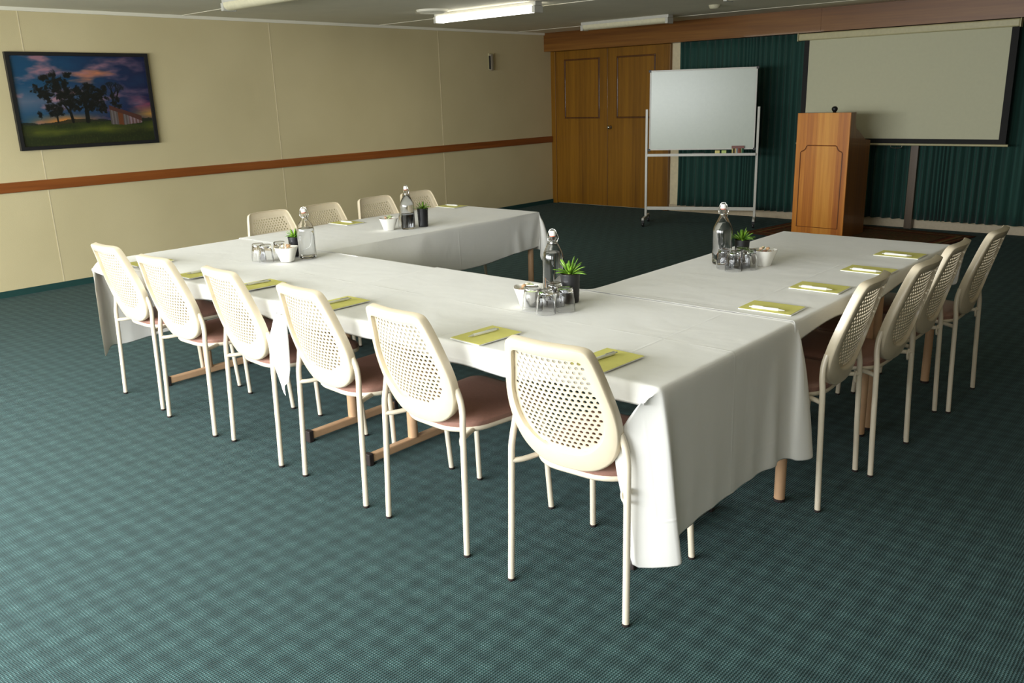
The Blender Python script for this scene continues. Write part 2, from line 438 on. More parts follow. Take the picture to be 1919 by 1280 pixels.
# ------------------------------------------------------------------ doors in the back wall
def door(name, x0, x1, mx0, mx1, label):
    d = bpy.data.objects.new(name, None); scene.collection.objects.link(d); d.location = (x0, YB, 0); struct(d, label)
    boxo('door_leaf', (0, x1-x0, -.045, 0, .01, 2.148), M['doorwood'], d, bev=.002)
    bm = bmesh.new(); a, b2 = mx0-x0, mx1-x0; zl, zh, w = 1.22, 2.035, .022
    for bb in ((a, b2, zh-w, zh), (a, b2, zl, zl+w), (a, a+w, zl+w, zh-w), (b2-w, b2, zl+w, zh-w)):
        box(bm, bb[0], bb[1], -.058, -.044, bb[2], bb[3], bev=.004)
    link('door_moulding', bm, M['doormould'], d)
    return d
door('door_1', .085, .994, .245, .862, 'left leaf of the timber double door')
d2 = door('door_2', 1.0, 1.905, 1.15, 1.765, 'right leaf of the timber double door with round knob')
bm = bmesh.new(); prof = [(0, 0), (.026, 0), (.027, .006), (.012, .010), (.010, .026), (.020, .032), (.027, .044), (.024, .058), (.012, .066), (0, .067)]
lathe(bm, prof, n=24)
kn = link('door_knob', bm, M['chrome'], d2, smooth=True); kn.rotation_euler = (R(90), 0, 0); kn.location = (.045, -.045, 1.10)
struct(boxo('trim_18', (0, .083, YB-.055, YB, 0, 2.149), M['doorwood'], bev=.003), 'timber door frame beside the corner')
struct(boxo('trim_19', (1.907, 1.99, YB-.055, YB, 0, 2.149), M['doorwood'], bev=.003), 'timber door frame beside the cream wall strip')

# ------------------------------------------------------------------ curtains
def curtain(x0, x1, label, seed, zb0, zb1):
    rnd = random.Random(seed); n = int((x1-x0)/.0065); bm = bmesh.new()
    ph = 0.; xs_, ys_ = [], []
    for i in range(n+1):
        x = x0+(x1-x0)*i/n
        w = .088+.034*math.sin(x*5.1+seed)+.020*math.sin(x*13+seed*2)
        ph += 2*math.pi*.0065/w
        xs_.append(x); ys_.append((math.sin(ph), .5+.5*noise.noise(Vector((x*3, seed, 0)))))
    NZ = 14; rows = []
    for j in range(NZ+1):
        t = j/NZ; row = []
        for i in range(n+1):
            s, a = ys_[i]; x = xs_[i]
            zb = zb0+(zb1-zb0)*i/n
            z = 2.149-(2.149-zb)*t
            amp = (.018+.018*t)*(.5+.7*a)
            y = YB-.062+s*amp+.006*math.sin(3*t*math.pi+x*9)*t
            row.append(bm.verts.new((x+.006*t*math.sin(x*21+seed), y, z)))
        rows.append(row)
    for j in range(NZ):
        for i in range(n): bm.faces.new((rows[j][i], rows[j][i+1], rows[j+1][i+1], rows[j+1][i]))
    o = link('curtain', bm, M['curtain'], smooth=True)
    so = o.modifiers.new('thickness', 'SOLIDIFY'); so.thickness = .0025
    return tag(o, label, 'curtain', 'green curtains across the back wall')
curtain(2.135, 5.078, 'dark green pleated curtain behind whiteboard, lectern and left half of screen', 1, .085, .10)
curtain(5.160, 9.6, 'dark green pleated curtain behind right half of the projection screen', 2, .10, .10)
o = boxo('wall_post', (5.076, 5.158, YB-.10, YB-.017, 0, 2.149), M['postwood'], bev=.003); tag(o, 'narrow brown timber post showing between the two green curtains', 'post')

# ------------------------------------------------------------------ picture
def picture():
    p = thing('framed_picture', 'black-framed landscape photograph of dark trees and a shed under a sunset sky', 'picture', (0, 2.853, 1.231))
    W_, H_ = 1.234, .812
    bm = bmesh.new(); w = .03
    for bb in ((0, W_, 0, w), (0, W_, H_-w, H_), (0, w, w, H_-w), (W_-w, W_, w, H_-w)):
        box(bm, .002, .042, bb[0], bb[1], bb[2], bb[3])
    link('frame', bm, M['black'], p)
    nx, ny = 330, 216
    bm = bmesh.new(); cl = bm.loops.layers.float_color.new('img')
    ys = np.linspace(0, 1, nx); zs = np.linspace(0, 1, ny)
    def lerp(a, b, t): t = max(0, min(1, t)); return tuple(x+(y-x)*t for x, y in zip(a, b))
    rn = random.Random(3)
    blobs = []   # foliage: x, y (from top), rx, ry
    for cx_, cy_, rx, ry, k in ((.30, .30, .10, .09, 16), (.22, .40, .13, .06, 18), (.36, .42, .13, .11, 26), (.50, .40, .10, .10, 20), (.56, .50, .10, .10, 18),
                                (.60, .44, .07, .08, 12), (.45, .56, .14, .06, 14), (.28, .58, .10, .05, 12), (.24, .66, .08, .045, 8), (.72, .50, .05, .08, 5), (.62, .60, .06, .07, 10), (.16, .44, .07, .04, 8)):
        for _ in range(k):
            blobs.append((cx_+rn.gauss(0, rx*.5), cy_+rn.gauss(0, ry*.5), rn.uniform(.012, .035), rn.uniform(.015, .045)))
    segs = []    # trunks and branches
    def br(x, y, a, l, w_, d):
        x2, y2 = x+math.cos(a)*l, y-math.sin(a)*l*1.45
        segs.append((x, y, x2, y2, w_))
        if d:
            for _ in range(3): br(x2, y2, a+rn.uniform(-.6, .6), l*.72, w_*.62, d-1)
    br(.38, .74, 1.7, .07, .010, 3); br(.49, .74, 1.55, .08, .016, 3); br(.27, .74, 1.6, .05, .006, 2); br(.70, .56, 1.45, .065, .006, 4); br(.73, .5, 1.2, .05, .005, 3)
    SG = np.array(segs); BL = np.array(blobs)
    U, V = np.meshgrid((np.arange(nx-1)+.5)/(nx-1), 1-(np.arange(ny-1)+.5)/(ny-1), indexing='ij')
    dark = np.zeros(U.shape)
    JU = np.array([[noise.noise(Vector((u*38, v*26, .5)))+.6*noise.noise(Vector((u*95, v*66, 3.5))) for u, v in zip(ru, rv)] for ru, rv in zip(U, V)])*.016
    JV = np.array([[noise.noise(Vector((u*38+9, v*26, .5)))+.6*noise.noise(Vector((u*95, v*66, 7.5))) for u, v in zip(ru, rv)] for ru, rv in zip(U, V)])*.024
    GAP = JU/.016+JV/.024
    for bx, by, rx, ry in BL:
        q = ((U+JU-bx)/rx)**2+((V+JV-by)/ry)**2; dark = np.maximum(dark, np.clip(1.4-q-.35*np.maximum(GAP, 0), 0, 1))
    for x1, y1, x2, y2, w_ in SG:
        dx, dy = x2-x1, (y2-y1)/1.45
        px, py = U-x1, (V-y1)/1.45
        t = np.clip((px*dx+py*dy)/(dx*dx+dy*dy), 0, 1); dd = np.hypot(px-t*dx, py-t*dy); dark = np.maximum(dark, np.clip((w_-dd)/.004+.5, 0, 1))
    vs = [[bm.verts.new((.022, w+(W_-2*w)*a, w+(H_-2*w)*c)) for c in zs] for a in ys]
    for i in range(nx-1):
        for j in range(ny-1):
            u, v = U[i, j], V[i, j]
            n1 = noise.fractal(Vector((u*5, v*9, 1.3)), 1., 2., 4)
            n2 = noise.fractal(Vector((u*3.5+7, v*11, 4.3)), 1., 2., 4)
            hor = .755+.01*math.sin(u*9)
            if v < hor:
                c = lerp((20, 68, 100), (20, 28, 62), u*1.15-.1+.3*n1)
                c = lerp(c, (150, 110, 122), (n1*1.6+.25-abs(v-.22)*1.2)*(1.1-u*.7))
                c = lerp(c, (196, 120, 84), 1.2*max(0, n2+.35-3.2*math.hypot(u-.55, (v-.27)*1.2)))
                c = lerp(c, (126, 62, 84), max(0, n2*1.2+.6-6*abs(v-.62))*(u > .6)*.9)
                c = lerp(c, (150, 130, 140), max(0, 1-abs(v-.5)*5)*(.9-u)*.6)
                c = lerp(c, (232, 140, 52), max(0, 1-abs(v-.73)*11)*max(0, 1-abs(u-.33)*3))
                c = lerp(c, (206, 150, 66), max(0, 1-abs(v-.68)*9)*max(0, (u-.8)*4.5))
                if v > hor-.03+.03*n1: c = lerp(c, (26, 30, 18), .85)
            else:
                g = (v-hor)/(1-hor)
                c = lerp((34, 44, 16), (84, 90, 28), max(0, 1-abs(g-.35)*3)*.9+n1*.5)
                c = lerp(c, (30, 34, 14), max(0, g-.35)*1.0+n2*.6)
                c = lerp(c, (70, 68, 30), max(0, noise.noise(Vector((u*90, v*40, 2))))*.7)
            # shed
            roof = .56+max(0, (u-.66))*.55
            if .665 < u < .915 and v > roof and v < .80-abs(u-.77)*.12:
                if v < roof+.05+.12*max(0, u-.8): c = (74, 44, 36)
                elif u < .81: c = lerp((78, 70, 66), (104, 96, 96), .5+.5*math.sin(u*260)); c = (96, 54, 30) if .725 < u < .765 and v > .64 else c
                else: c = lerp((92, 66, 60), (130, 112, 118), .5+.5*math.sin(u*230)+n1*.4)
            dk = float(dark[i, j])*(1 if v < .79 else 0)
            if .78 < u < .92 and v > .55: dk = 0
            c = lerp(c, (9, 12, 9), dk)
            f = bm.faces.new((vs[i][j], vs[i+1][j], vs[i+1][j+1], vs[i][j+1]))
            col = s2l(*[max(0, min(255, x)) for x in c])
            for lp in f.loops: lp[cl] = col
    mt, nt, b = new_mat('landscape_print')
    vc = N(nt, 'ShaderNodeVertexColor'); vc.layer_name = 'img'
    nt.links.new(vc.outputs['Color'], b.inputs['Base Color']); b.inputs['Roughness'].default_value = .45
    link('print', bm, mt, p)
    boxo('backing', (.003, .0215, w, W_-w, w, H_-w), M['black'], p)
picture()

# small box on the left wall near the corner
t = thing('wall_sensor', 'small grey box with dark grille fixed high on cream wall near corner', 'wall sensor', (0, 8.79, 1.875))
boxo('backplate', (0.001, .02, 0.02, .125, 0.03, .24), M['casing'], t, bev=.003)
boxo('housing', (.02, .055, .015, .06, .02, .225), flat('grey_housing', s2l(150, 140, 120)), t, bev=.004)
boxo('grille', (.022, .05, .006, .0145, .035, .205), M['black'], t)

# ------------------------------------------------------------------ ceiling fittings
def batten(x0, x1, y, lit, label, group):
    t = thing('fluorescent_light', label, 'ceiling light', (x0, y, ZC), 0, group)
    L_ = x1-x0
    boxo('batten', (0, L_, -.05, .05, -.035, -.0005), M['grey_metal'], t, bev=.004)
    bm = bmesh.new(); n = 12
    ra = []
    for xx in (.035, L_-.035):
        ra.append([bm.verts.new((xx, .058*math.cos(math.pi+math.pi*k/n), -.035-.06*math.sin(math.pi*k/n)**.6 if 0 < k < n else -.035)) for k in range(n+1)])
    for k in range(n): bm.faces.new((ra[0][k], ra[0][k+1], ra[1][k+1], ra[1][k]))
    bm.faces.new(ra[0]); bm.faces.new(ra[1]); bm.faces.new((ra[0][0], ra[1][0], ra[1][-1], ra[0][-1]))
    link('diffuser', bm, M['tube_on'] if lit else M['tube_off'], t, smooth='auto')
    for xx in (0, L_-.035): boxo('end_cap', (xx, xx+.035, -.062, .062, -.098, -.0355), M['grey_metal'], t, bev=.004)
    return t
batten(1.36, 2.72, 6.60, True, 'lit fluorescent batten glowing on the ceiling above the left tables', 'fluorescent battens')
batten(1.42, 2.66, 9.02, False, 'unlit fluorescent batten on the ceiling just in front of the timber pelmet', 'fluorescent battens')
batten(1.42, 2.70, 4.14, False, 'unlit fluorescent batten at the top edge, left of the lit one', 'fluorescent battens')
batten(4.25, 5.55, 7.35, False, 'unlit fluorescent batten, only its end showing beside the smoke detector', 'fluorescent battens')
area_light('batten_glow', (2.04, 6.60, 2.29), (0, 0, 0), 1.2, .1, 9, (1, .97, .84))
bm = bmesh.new(); lathe(bm, [(0, -.018), (.05, -.018), (.055, -.004), (.12, -.03), (.15, -.02), (.16, -.0005), (0, -.0005)], n=36)
o = link('ceiling_vent', bm, M['ceiling'], smooth='auto'); o.location = (1.62, 6.28, ZC); tag(o, 'round ceiling air vent just left of the lit fluorescent batten', 'vent')
bm = bmesh.new(); lathe(bm, [(0, -.04), (.035, -.038), (.05, -.028), (.06, -.0005), (0, -.0005)], n=28)
o = link('smoke_detector', bm, M['tube_off'], smooth='auto'); o.location = (3.5, 8.5, ZC); tag(o, 'small round white smoke detector on the ceiling near the pelmet', 'smoke detector')

# ------------------------------------------------------------------ projection screen
t = thing('projection_screen', 'pulled-down projection screen with black border hanging from the pelmet before green curtains', 'projection screen', (3.82, 9.9, 0))
boxo('casing', (0, 2.22, -.04, .04, 2.06, 2.135), M['casing'], t, bev=.012)
for xx in (-.012, 2.2201): boxo('end_cap', (xx, xx+.012, -.045, .045, 2.055, 2.14), M['casing'], t, bev=.004)
boxo('screen_border', (.06, 2.235-.02, -.002, .002, .935, 2.062), M['screen_black'], t)
boxo('screen_surface', (.12, 2.15, -.0045, -.0022, .99, 2.061), M['screen_white'], t)
tubeo('bottom_bar', [(.03, 0, .93), (2.24, 0, .93)], .012, M['casing'], t, n=12)
tubeo('pull_handle', smooth_path([(1.10, 0, .918), (1.11, -.002, .895), (1.16, -.002, .89), (1.21, -.002, .895), (1.22, 0, .918)], 5), .004, M['chrome'], t, n=8)

# ------------------------------------------------------------------ whiteboard
A = Vector((2.42, 8.95, 0)); B = Vector((3.56, 9.47, 0)); WL = (B-A).length; ang = math.atan2(B.y-A.y, B.x-A.x)
t = thing('whiteboard', 'blank mobile whiteboard on grey wheeled stand, angled before doors and curtain', 'whiteboard', A, ang)
boxo('board', (.03, WL-.03, -.012, .012, .895, 1.785), M['board'], t)
bm = bmesh.new()
for bb in ((.02, WL-.02, .885, .90), (.02, WL-.02, 1.778, 1.795), (.02, .036, .90, 1.778), (WL-.036, WL-.02, .90, 1.778)):
    box(bm, bb[0], bb[1], -.016, .016, bb[2], bb[3])
link('board_frame', bm, M['grey_metal'], t)
for xx in (.005, WL-.035):
    for zz in (.872, 1.772): boxo('corner_cap', (xx, xx+.03, -.018, .018, zz, zz+.03), M['black'], t, bev=.003)
for xx in (-.012, WL+.012):
    boxo('post', (xx-.014, xx+.014, -.016, .016, .08, 1.36), M['grey_metal'], t, bev=.003)
    boxo('foot', (xx-.014, xx+.014, -.24, .24, .075, .105), M['grey_metal'], t, bev=.003)
    for yy in (-.22, .22):
        bm = bmesh.new(); lathe(bm, [(0, -.012), (.022, -.012), (.026, -.006), (.026, .006), (.022, .012), (0, .012)], n=20)
        c = link('caster', bm, M['black'], t, smooth='auto'); c.rotation_euler = (0, R(90), 0); c.location = (xx, yy, .0262)
        boxo('caster_fork', (-.016, .016, -.02, .02, .02, .052), M['black'], c).location = (0, 0, 0)
        c.children[0].rotation_euler = (0, R(-90), 0)
boxo('lower_rail', (.002, WL-.002, -.012, .012, .175, .215), M['grey_metal'], t, bev=.003)
bm = bmesh.new(); box(bm, .002, WL-.002, -.05, .018, .815, .821); box(bm, .002, WL-.002, -.054, -.050, .815, .845)
link('pen_tray', bm, M['grey_metal'], t)
def onboard(x, y, z): return A+Matrix.Rotation(ang, 3, 'Z')@Vector((x, y, z))
cB = [s2l(226, 214, 140), s2l(196, 214, 132)]
for k, xx in enumerate((.80, .875)):
    o = boxo('sticky_note_pad', (-.027, .027, -.007, .007, 0, .055), flat('note_pad_%d' % k, cB[k], rough=.8), bev=.001)
    o.location = onboard(xx+.02, -.044+.003, .822); o.rotation_euler = (0, 0, ang)
    tag(o, ['pale yellow note pad leaning in the whiteboard tray', 'pale green note pad leaning in the whiteboard tray'][k], 'note pad')
mk = thing('marker_box', 'clear box of coloured markers with brown card top in whiteboard tray', 'marker box', onboard(1.05, -.03, .822), ang)
bm = bmesh.new(); box(bm, -.07, .07, -.012, .012, .075, .105); link('card_top', bm, flat('brown_card', s2l(128, 76, 66)), mk)
boxo('box_base', (-.07, .07, -.012, .012, 0, .006), flat('brown_card_dark', s2l(110, 60, 50)), mk)
for k, c in enumerate((s2l(210, 196, 120), s2l(60, 50, 30), s2l(214, 190, 130), s2l(190, 200, 205), s2l(150, 90, 60), s2l(140, 60, 40), s2l(120, 140, 90), s2l(30, 96, 70))):
    tubeo('marker', [(-.06+k*.017, 0, .006), (-.06+k*.017, 0, .0748)], .0075, flat('marker_ink_%d' % k, c, rough=.4), mk, n=10)
o = boxo('whiteboard_eraser', (-.07, .07, -.014, .014, 0, .032), M['black'], bev=.004); o.location = onboard(.60, -.032, .822); o.rotation_euler = (0, 0, ang)
tag(o, 'black whiteboard eraser lying in the middle of the tray', 'eraser')
tag(tubeo('marker_pen', [(-.055, 0, .009), (.055, 0, .009)], .0075, M['black'], n=10), 'black marker lying in whiteboard tray left of the eraser', 'marker pen')
bpy.data.objects['marker_pen'].location = onboard(.46, -.03, .822); bpy.data.objects['marker_pen'].rotation_euler = (0, 0, ang)

# ------------------------------------------------------------------ rug
def rug():
    bm = bmesh.new(); box(bm, -1.0, 1.0, -.62, .62, 0.0005, .010, bev=.003, seg=1)
    mt, nt, b = new_mat('patterned_rug'); L = nt.links
    tc = N(nt, 'ShaderNodeTexCoord')
    s = N(nt, 'ShaderNodeSeparateXYZ'); L.new(tc.outputs['Object'], s.inputs[0])
    ax = N(nt, 'ShaderNodeMath', operation='ABSOLUTE'); L.new(s.outputs['X'], ax.inputs[0])
    ay = N(nt, 'ShaderNodeMath', operation='ABSOLUTE'); L.new(s.outputs['Y'], ay.inputs[0])
    dx = N(nt, 'ShaderNodeMath', operation='SUBTRACT'); dx.inputs[0].default_value = 1.0; L.new(ax.outputs[0], dx.inputs[1])
    dy = N(nt, 'ShaderNodeMath', operation='SUBTRACT'); dy.inputs[0].default_value = .62; L.new(ay.outputs[0], dy.inputs[1])
    mn = N(nt, 'ShaderNodeMath', operation='MINIMUM'); L.new(dx.outputs[0], mn.inputs[0]); L.new(dy.outputs[0], mn.inputs[1])
    bd = ramp(nt, mn.outputs[0], [(.0, s2l(44, 38, 28)), (.03, s2l(140, 92, 58)), (.055, s2l(44, 44, 34)), (.09, s2l(146, 126, 76)), (.13, s2l(130, 58, 42)), (.17, s2l(50, 46, 34)), (.20, s2l(96, 84, 56))])
    bd.color_ramp.interpolation = 'CONSTANT'
    vo = N(nt, 'ShaderNodeTexVoronoi'); vo.inputs['Scale'].default_value = 16; L.new(tc.outputs['Object'], vo.inputs['Vector'])
    fr = ramp(nt, vo.outputs['Distance'], [(.1, s2l(140, 124, 74)), (.35, s2l(70, 54, 38)), (.6, s2l(120, 66, 48))])
    mx = N(nt, 'ShaderNodeMix', data_type='RGBA'); mx.inputs['Factor'].default_value = .45
    L.new(bd.outputs[0], mx.inputs['A']); L.new(fr.outputs[0], mx.inputs['B']); L.new(mx.outputs['Result'], b.inputs['Base Color'])
    b.inputs['Roughness'].default_value = .95; b.inputs['Specular IOR Level'].default_value = .1
    o = link('patterned_rug', bm, mt); o.location = (4.80, 9.385, 0); o.rotation_euler = (0, 0, R(-8))
    tag(o, 'dark brown patterned rug on the green carpet under the lectern', 'rug')
rug()

# ------------------------------------------------------------------ lectern
t = thing('lectern', 'tall golden timber lectern with stepped side standing on the rug', 'lectern', (4.245, 9.0, .0105), R(-1.5))
LW = .565
boxo('front_panel', (0, LW, 0, .02, 0, 1.285), M['lectern'], t, bev=.002)
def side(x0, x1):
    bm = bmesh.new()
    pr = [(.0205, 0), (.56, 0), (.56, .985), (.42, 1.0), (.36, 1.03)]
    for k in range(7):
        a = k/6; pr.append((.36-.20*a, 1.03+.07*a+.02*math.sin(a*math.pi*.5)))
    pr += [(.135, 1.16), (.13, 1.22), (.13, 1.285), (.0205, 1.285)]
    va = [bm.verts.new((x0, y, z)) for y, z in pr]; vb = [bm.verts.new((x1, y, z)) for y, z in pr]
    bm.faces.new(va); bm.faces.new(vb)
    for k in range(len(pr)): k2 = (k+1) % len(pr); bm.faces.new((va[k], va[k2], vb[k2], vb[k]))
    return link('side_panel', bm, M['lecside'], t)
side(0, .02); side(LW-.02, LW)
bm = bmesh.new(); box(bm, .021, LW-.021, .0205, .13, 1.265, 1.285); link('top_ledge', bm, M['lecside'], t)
bm = bmesh.new()
vs = [(.021, .14, 1.10), (LW-.021, .14, 1.10), (LW-.021, .55, .975), (.021, .55, .975)]
v = [bm.verts.new(p) for p in vs]+[bm.verts.new((p[0], p[1], p[2]-.018)) for p in vs]
for f in ((0, 1, 2, 3), (4, 5, 6, 7), (0, 1, 5, 4), (1, 2, 6, 5), (2, 3, 7, 6), (3, 0, 4, 7)): bm.faces.new([v[i] for i in f])
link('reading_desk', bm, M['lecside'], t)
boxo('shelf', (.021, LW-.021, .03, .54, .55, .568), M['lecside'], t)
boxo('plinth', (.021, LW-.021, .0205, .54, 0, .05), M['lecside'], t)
# routed moulding with scooped corners
pts = []
x0_, x1_, zt, zb_ = .055, LW-.06, .955, .10
def arc(cx, cz, a0, a1, r, n=6): return [(cx+r*math.cos(R(a0+(a1-a0)*k/n)), -.001, cz+r*math.sin(R(a0+(a1-a0)*k/n))) for k in range(n+1)]
pts = [(x0_, -.001, zb_)]+[(x0_, -.001, zt-.075)]+arc(x0_, zt, -80, -10, .062)+[(x0_+.075, -.001, zt), (x1_-.075, -.001, zt)]+arc(x1_, zt, 190, 260, .062)+[(x1_, -.001, zt-.075), (x1_, -.001, zb_)]
tubeo('front_moulding', pts, .006, M['moulding'], t, n=8, closed=True)
mc = thing('microphone', 'small black ball microphone poking above the lectern top', 'microphone', (4.245+.36, 9.07, 1.2957))
bm = bmesh.new(); lathe(bm, [(0, -.0), (.016, 0), (.018, .012), (.026, .02), (.031, .035), (.027, .05), (.015, .06), (0, .063)], n=20)
link('head', bm, M['black'], mc, smooth=True)

# ------------------------------------------------------------------ tables
ROW = (3.30, 6.95, 2.00, 2.914); LEFT = (3.30, 4.20, 2.914, 4.775); RIGHT = (6.035, 6.955, 2.914, 4.81)
ZT = .738
def long_table(x0, x1, label):
    t = thing('folding_table', label, 'table', (x0, 2.0, 0), 0, 'long folding tables')
    L_ = x1-x0
    boxo('tabletop', (.018, L_-.018, .020, .89, ZT-.042, ZT-.008), M['table_top'], t, bev=.010)
    for xx in (.22, L_-.22):
        o = tubeo('leg', [(xx, .457, .05), (xx, .457, ZT-.035)], .024, M['table_leg'], t, n=18)
        bm = bmesh.new(); box(bm, xx-.017, xx+.017, .19, .72, .012, .05, bev=.006); f = link('foot_bar', bm, M['table_leg'], t)
        for yy in (.178, .712): boxo('foot_cap', (xx-.021, xx+.021, yy-.0, yy+.025, 0.0, .056), M['rubber'], f, bev=.004)
        tubeo('brace', [(xx, .457, .52), (xx+(.22 if xx < 1 else -.22), .457, ZT-.035)], .009, M['table_leg'], t, n=8)
    return t
long_table(3.30, 5.118, 'long folding table at left of front row, under white cloth')
long_table(5.122, 6.95, 'long folding table nearest the camera, under white cloth, pedestal legs')
def square_table(x0, x1, y0, y1, label):
    t = thing('square_table', label, 'table', (x0, y0, 0), 0, 'square tables')
    a, b_ = x1-x0, y1-y0
    boxo('tabletop', (.018, a-.018, .020, b_-.018, ZT-.042, ZT-.008), M['table_top'], t, bev=.010)
    for xx in (.05, a-.05):
        for yy in (.05, b_-.05):
            o = tubeo('leg', [(xx, yy, .012), (xx, yy, ZT-.035)], .021, M['table_leg'], t, n=18)
            bm = bmesh.new(); lathe(bm, [(0, 0), (.021, 0), (.0225, .004), (.0225, .0118), (0, .0118)], xx, yy, 18); link('foot_cap', bm, M['rubber'], o)
    return t
square_table(3.302, 4.20, 2.918, 3.844, 'cloth-covered square table, nearer of the two on left arm')
square_table(3.302, 4.20, 3.848, 4.775, 'cloth-covered square table, farther of the two on left arm')
square_table(6.04, 6.955, 2.918, 3.862, 'cloth-covered square table, nearer of the two on right arm')
square_table(6.04, 6.955, 3.866, 4.81, 'cloth-covered square table, farther of the two on right arm')

# ------------------------------------------------------------------ draped cloths (small position-based cloth solver, runs in a few seconds)
RECTS = [(3.30, 6.955, 2.0, 2.914), (3.30, 4.20, 2.3, 4.775), (6.035, 6.955, 2.3, 4.81)]
def drape(xr, yr, ext, ztop, warp, rects, h=.034, steps=240, iters=12, seed=1):
    """cloth over xr*yr (table area) plus overhangs ext=(x-,x+,y-,y+); warp(X,Y) bends the cut edge"""
    rng = np.random.RandomState(seed)
    X0, X1, Y0, Y1 = xr[0]-ext[0], xr[1]+ext[1], yr[0]-ext[2], yr[1]+ext[3]
    def cuts(a, lo, hi, b):
        # grid lines: even in the overhangs and on the table, with lines exactly on the table's edges
        g = []
        if lo-a > .01: n_ = max(2, int(round((lo-a)/h))); g += list(np.linspace(a, lo-.012, n_))
        g += [lo] if lo-a > .01 else []
        n_ = max(2, int(round((hi-lo)/h))); g += list(np.linspace(lo+(.010 if lo-a > .01 else 0), hi-(.010 if b-hi > .01 else 0), n_))
        if b-hi > .01: n_ = max(2, int(round((b-hi)/h))); g += [hi]+list(np.linspace(hi+.012, b, n_))
        return np.array(g)
    gxs, gys = cuts(X0, xr[0], xr[1], X1), cuts(Y0, yr[0], yr[1], Y1); nx, ny = len(gxs), len(gys)
    gx, gy = np.meshgrid(gxs, gys, indexing='ij')
    gx, gy = warp(gx, gy)
    rest = np.stack([gx, gy], -1)
    P = np.stack([gx, gy, np.full_like(gx, ztop)], -1)
    P[..., 2] += rng.uniform(0, .0015, gx.shape)
    def sdf(p):
        best = None
        for (a, b, c, d) in rects:
            cx, cy, hx, hy = (a+b)/2, (c+d)/2, (b-a)/2, (d-c)/2
            qx = np.abs(p[..., 0]-cx)-hx; qy = np.abs(p[..., 1]-cy)-hy
            sx = np.sign(p[..., 0]-cx); sy = np.sign(p[..., 1]-cy)
            ox, oy = np.maximum(qx, 0), np.maximum(qy, 0); nrm = np.sqrt(ox*ox+oy*oy)
            ins = np.minimum(np.maximum(qx, qy), 0); s = nrm+ins
            out = nrm > 1e-9; den = np.where(out, nrm, 1)
            nxv = np.where(out, ox/den*sx, np.where(qx > qy, sx, 0)); nyv = np.where(out, oy/den*sy, np.where(qx > qy, 0, sy))
            if best is None: best = [s, nxv, nyv]
            else:
                k = s < best[0]; best = [np.where(k, s, best[0]), np.where(k, nxv, best[1]), np.where(k, nyv, best[2])]
        return best
    s0 = sdf(P)[0]
    Wt = np.where(s0 < .001, 0., 1.)[..., None]
    Q = P.copy()
    def con(i0, i1, j0, j1, di, dj, si, sj, k):
        A_ = P[i0:i1:si, j0:j1:sj]; B_ = P[i0+di:i1+di:si, j0+dj:j1+dj:sj]
        ra, rb = rest[i0:i1:si, j0:j1:sj], rest[i0+di:i1+di:si, j0+dj:j1+dj:sj]
        wa, wb = Wt[i0:i1:si, j0:j1:sj], Wt[i0+di:i1+di:si, j0+dj:j1+dj:sj]
        l0 = np.linalg.norm(rb-ra, axis=-1, keepdims=True); ws = wa+wb; ws = np.where(ws == 0, 1, ws)
        return (A_, B_, l0, wa/ws, wb/ws, k)
    C = []
    for o in (0, 1):
        C.append(con(o, nx-1, 0, ny, 1, 0, 2, 1, 1.)); C.append(con(0, nx, o, ny-1, 0, 1, 1, 2, 1.))
    for o in (0, 1):
        C.append(con(o, nx-1, 0, ny-1, 1, 1, 2, 1, .6)); 
        A2 = P[o:nx-1:2, 1:ny]; B2 = P[o+1:nx:2, 0:ny-1]
        ra, rb = rest[o:nx-1:2, 1:ny], rest[o+1:nx:2, 0:ny-1]; wa, wb = Wt[o:nx-1:2, 1:ny], Wt[o+1:nx:2, 0:ny-1]
        ws = wa+wb; ws = np.where(ws == 0, 1, ws)
        C.append((A2, B2, np.linalg.norm(rb-ra, axis=-1, keepdims=True), wa/ws, wb/ws, .6))
    for o in (0, 1, 2, 3):
        C.append(con(o, nx-2, 0, ny, 2, 0, 4, 1, .04)); C.append(con(0, nx, o, ny-2, 0, 2, 1, 4, .04))
    r_ = .004; eps = .003
    for st in range(steps):
        Vv = (P-Q)*.965; Q[...] = P
        P += (Vv+np.array([0, 0, -9.8*(1/60)**2*.5]))*Wt
        for it in range(iters):
            for A_, B_, l0, fa, fb, k in C:
                d = B_-A_; l = np.sqrt((d*d).sum(-1, keepdims=True))+1e-9
                c = d*((l-l0)/l*k); A_ += c*fa; B_ -= c*fb
            if it % 3 == 2 or it == iters-1:
                s, nxv, nyv = sdf(P)
                a = s-eps+r_; b = P[..., 2]-(ztop-r_)
                both = (a > 0) & (b > 0); hyp = np.hypot(a, b)
                k = both & (hyp < r_); hs = np.where(hyp < 1e-9, 1, hyp); push = np.where(k, r_-hyp, 0)
                fr = k.copy()
                P[..., 0] += push*a/hs*nxv*(Wt[..., 0]); P[..., 1] += push*a/hs*nyv*Wt[..., 0]; P[..., 2] += push*b/hs*Wt[..., 0]
                k = ~both & (b >= a) & (b < r_) & (a <= 0)
                P[..., 2] = np.where(k, ztop, P[..., 2]); fr |= k
                k = ~both & (a > b) & (a < r_) & (b <= 0)
                pu = np.where(k, r_-a, 0)*Wt[..., 0]; P[..., 0] += pu*nxv; P[..., 1] += pu*nyv
                fl = P[..., 2] < .012; P[..., 2] = np.where(fl, .012, P[..., 2])
        # friction where it lies on the table
        f3 = fr[..., None]
        Q[...] = np.where(f3, P-(P-Q)*.3, Q)
    return P, rest
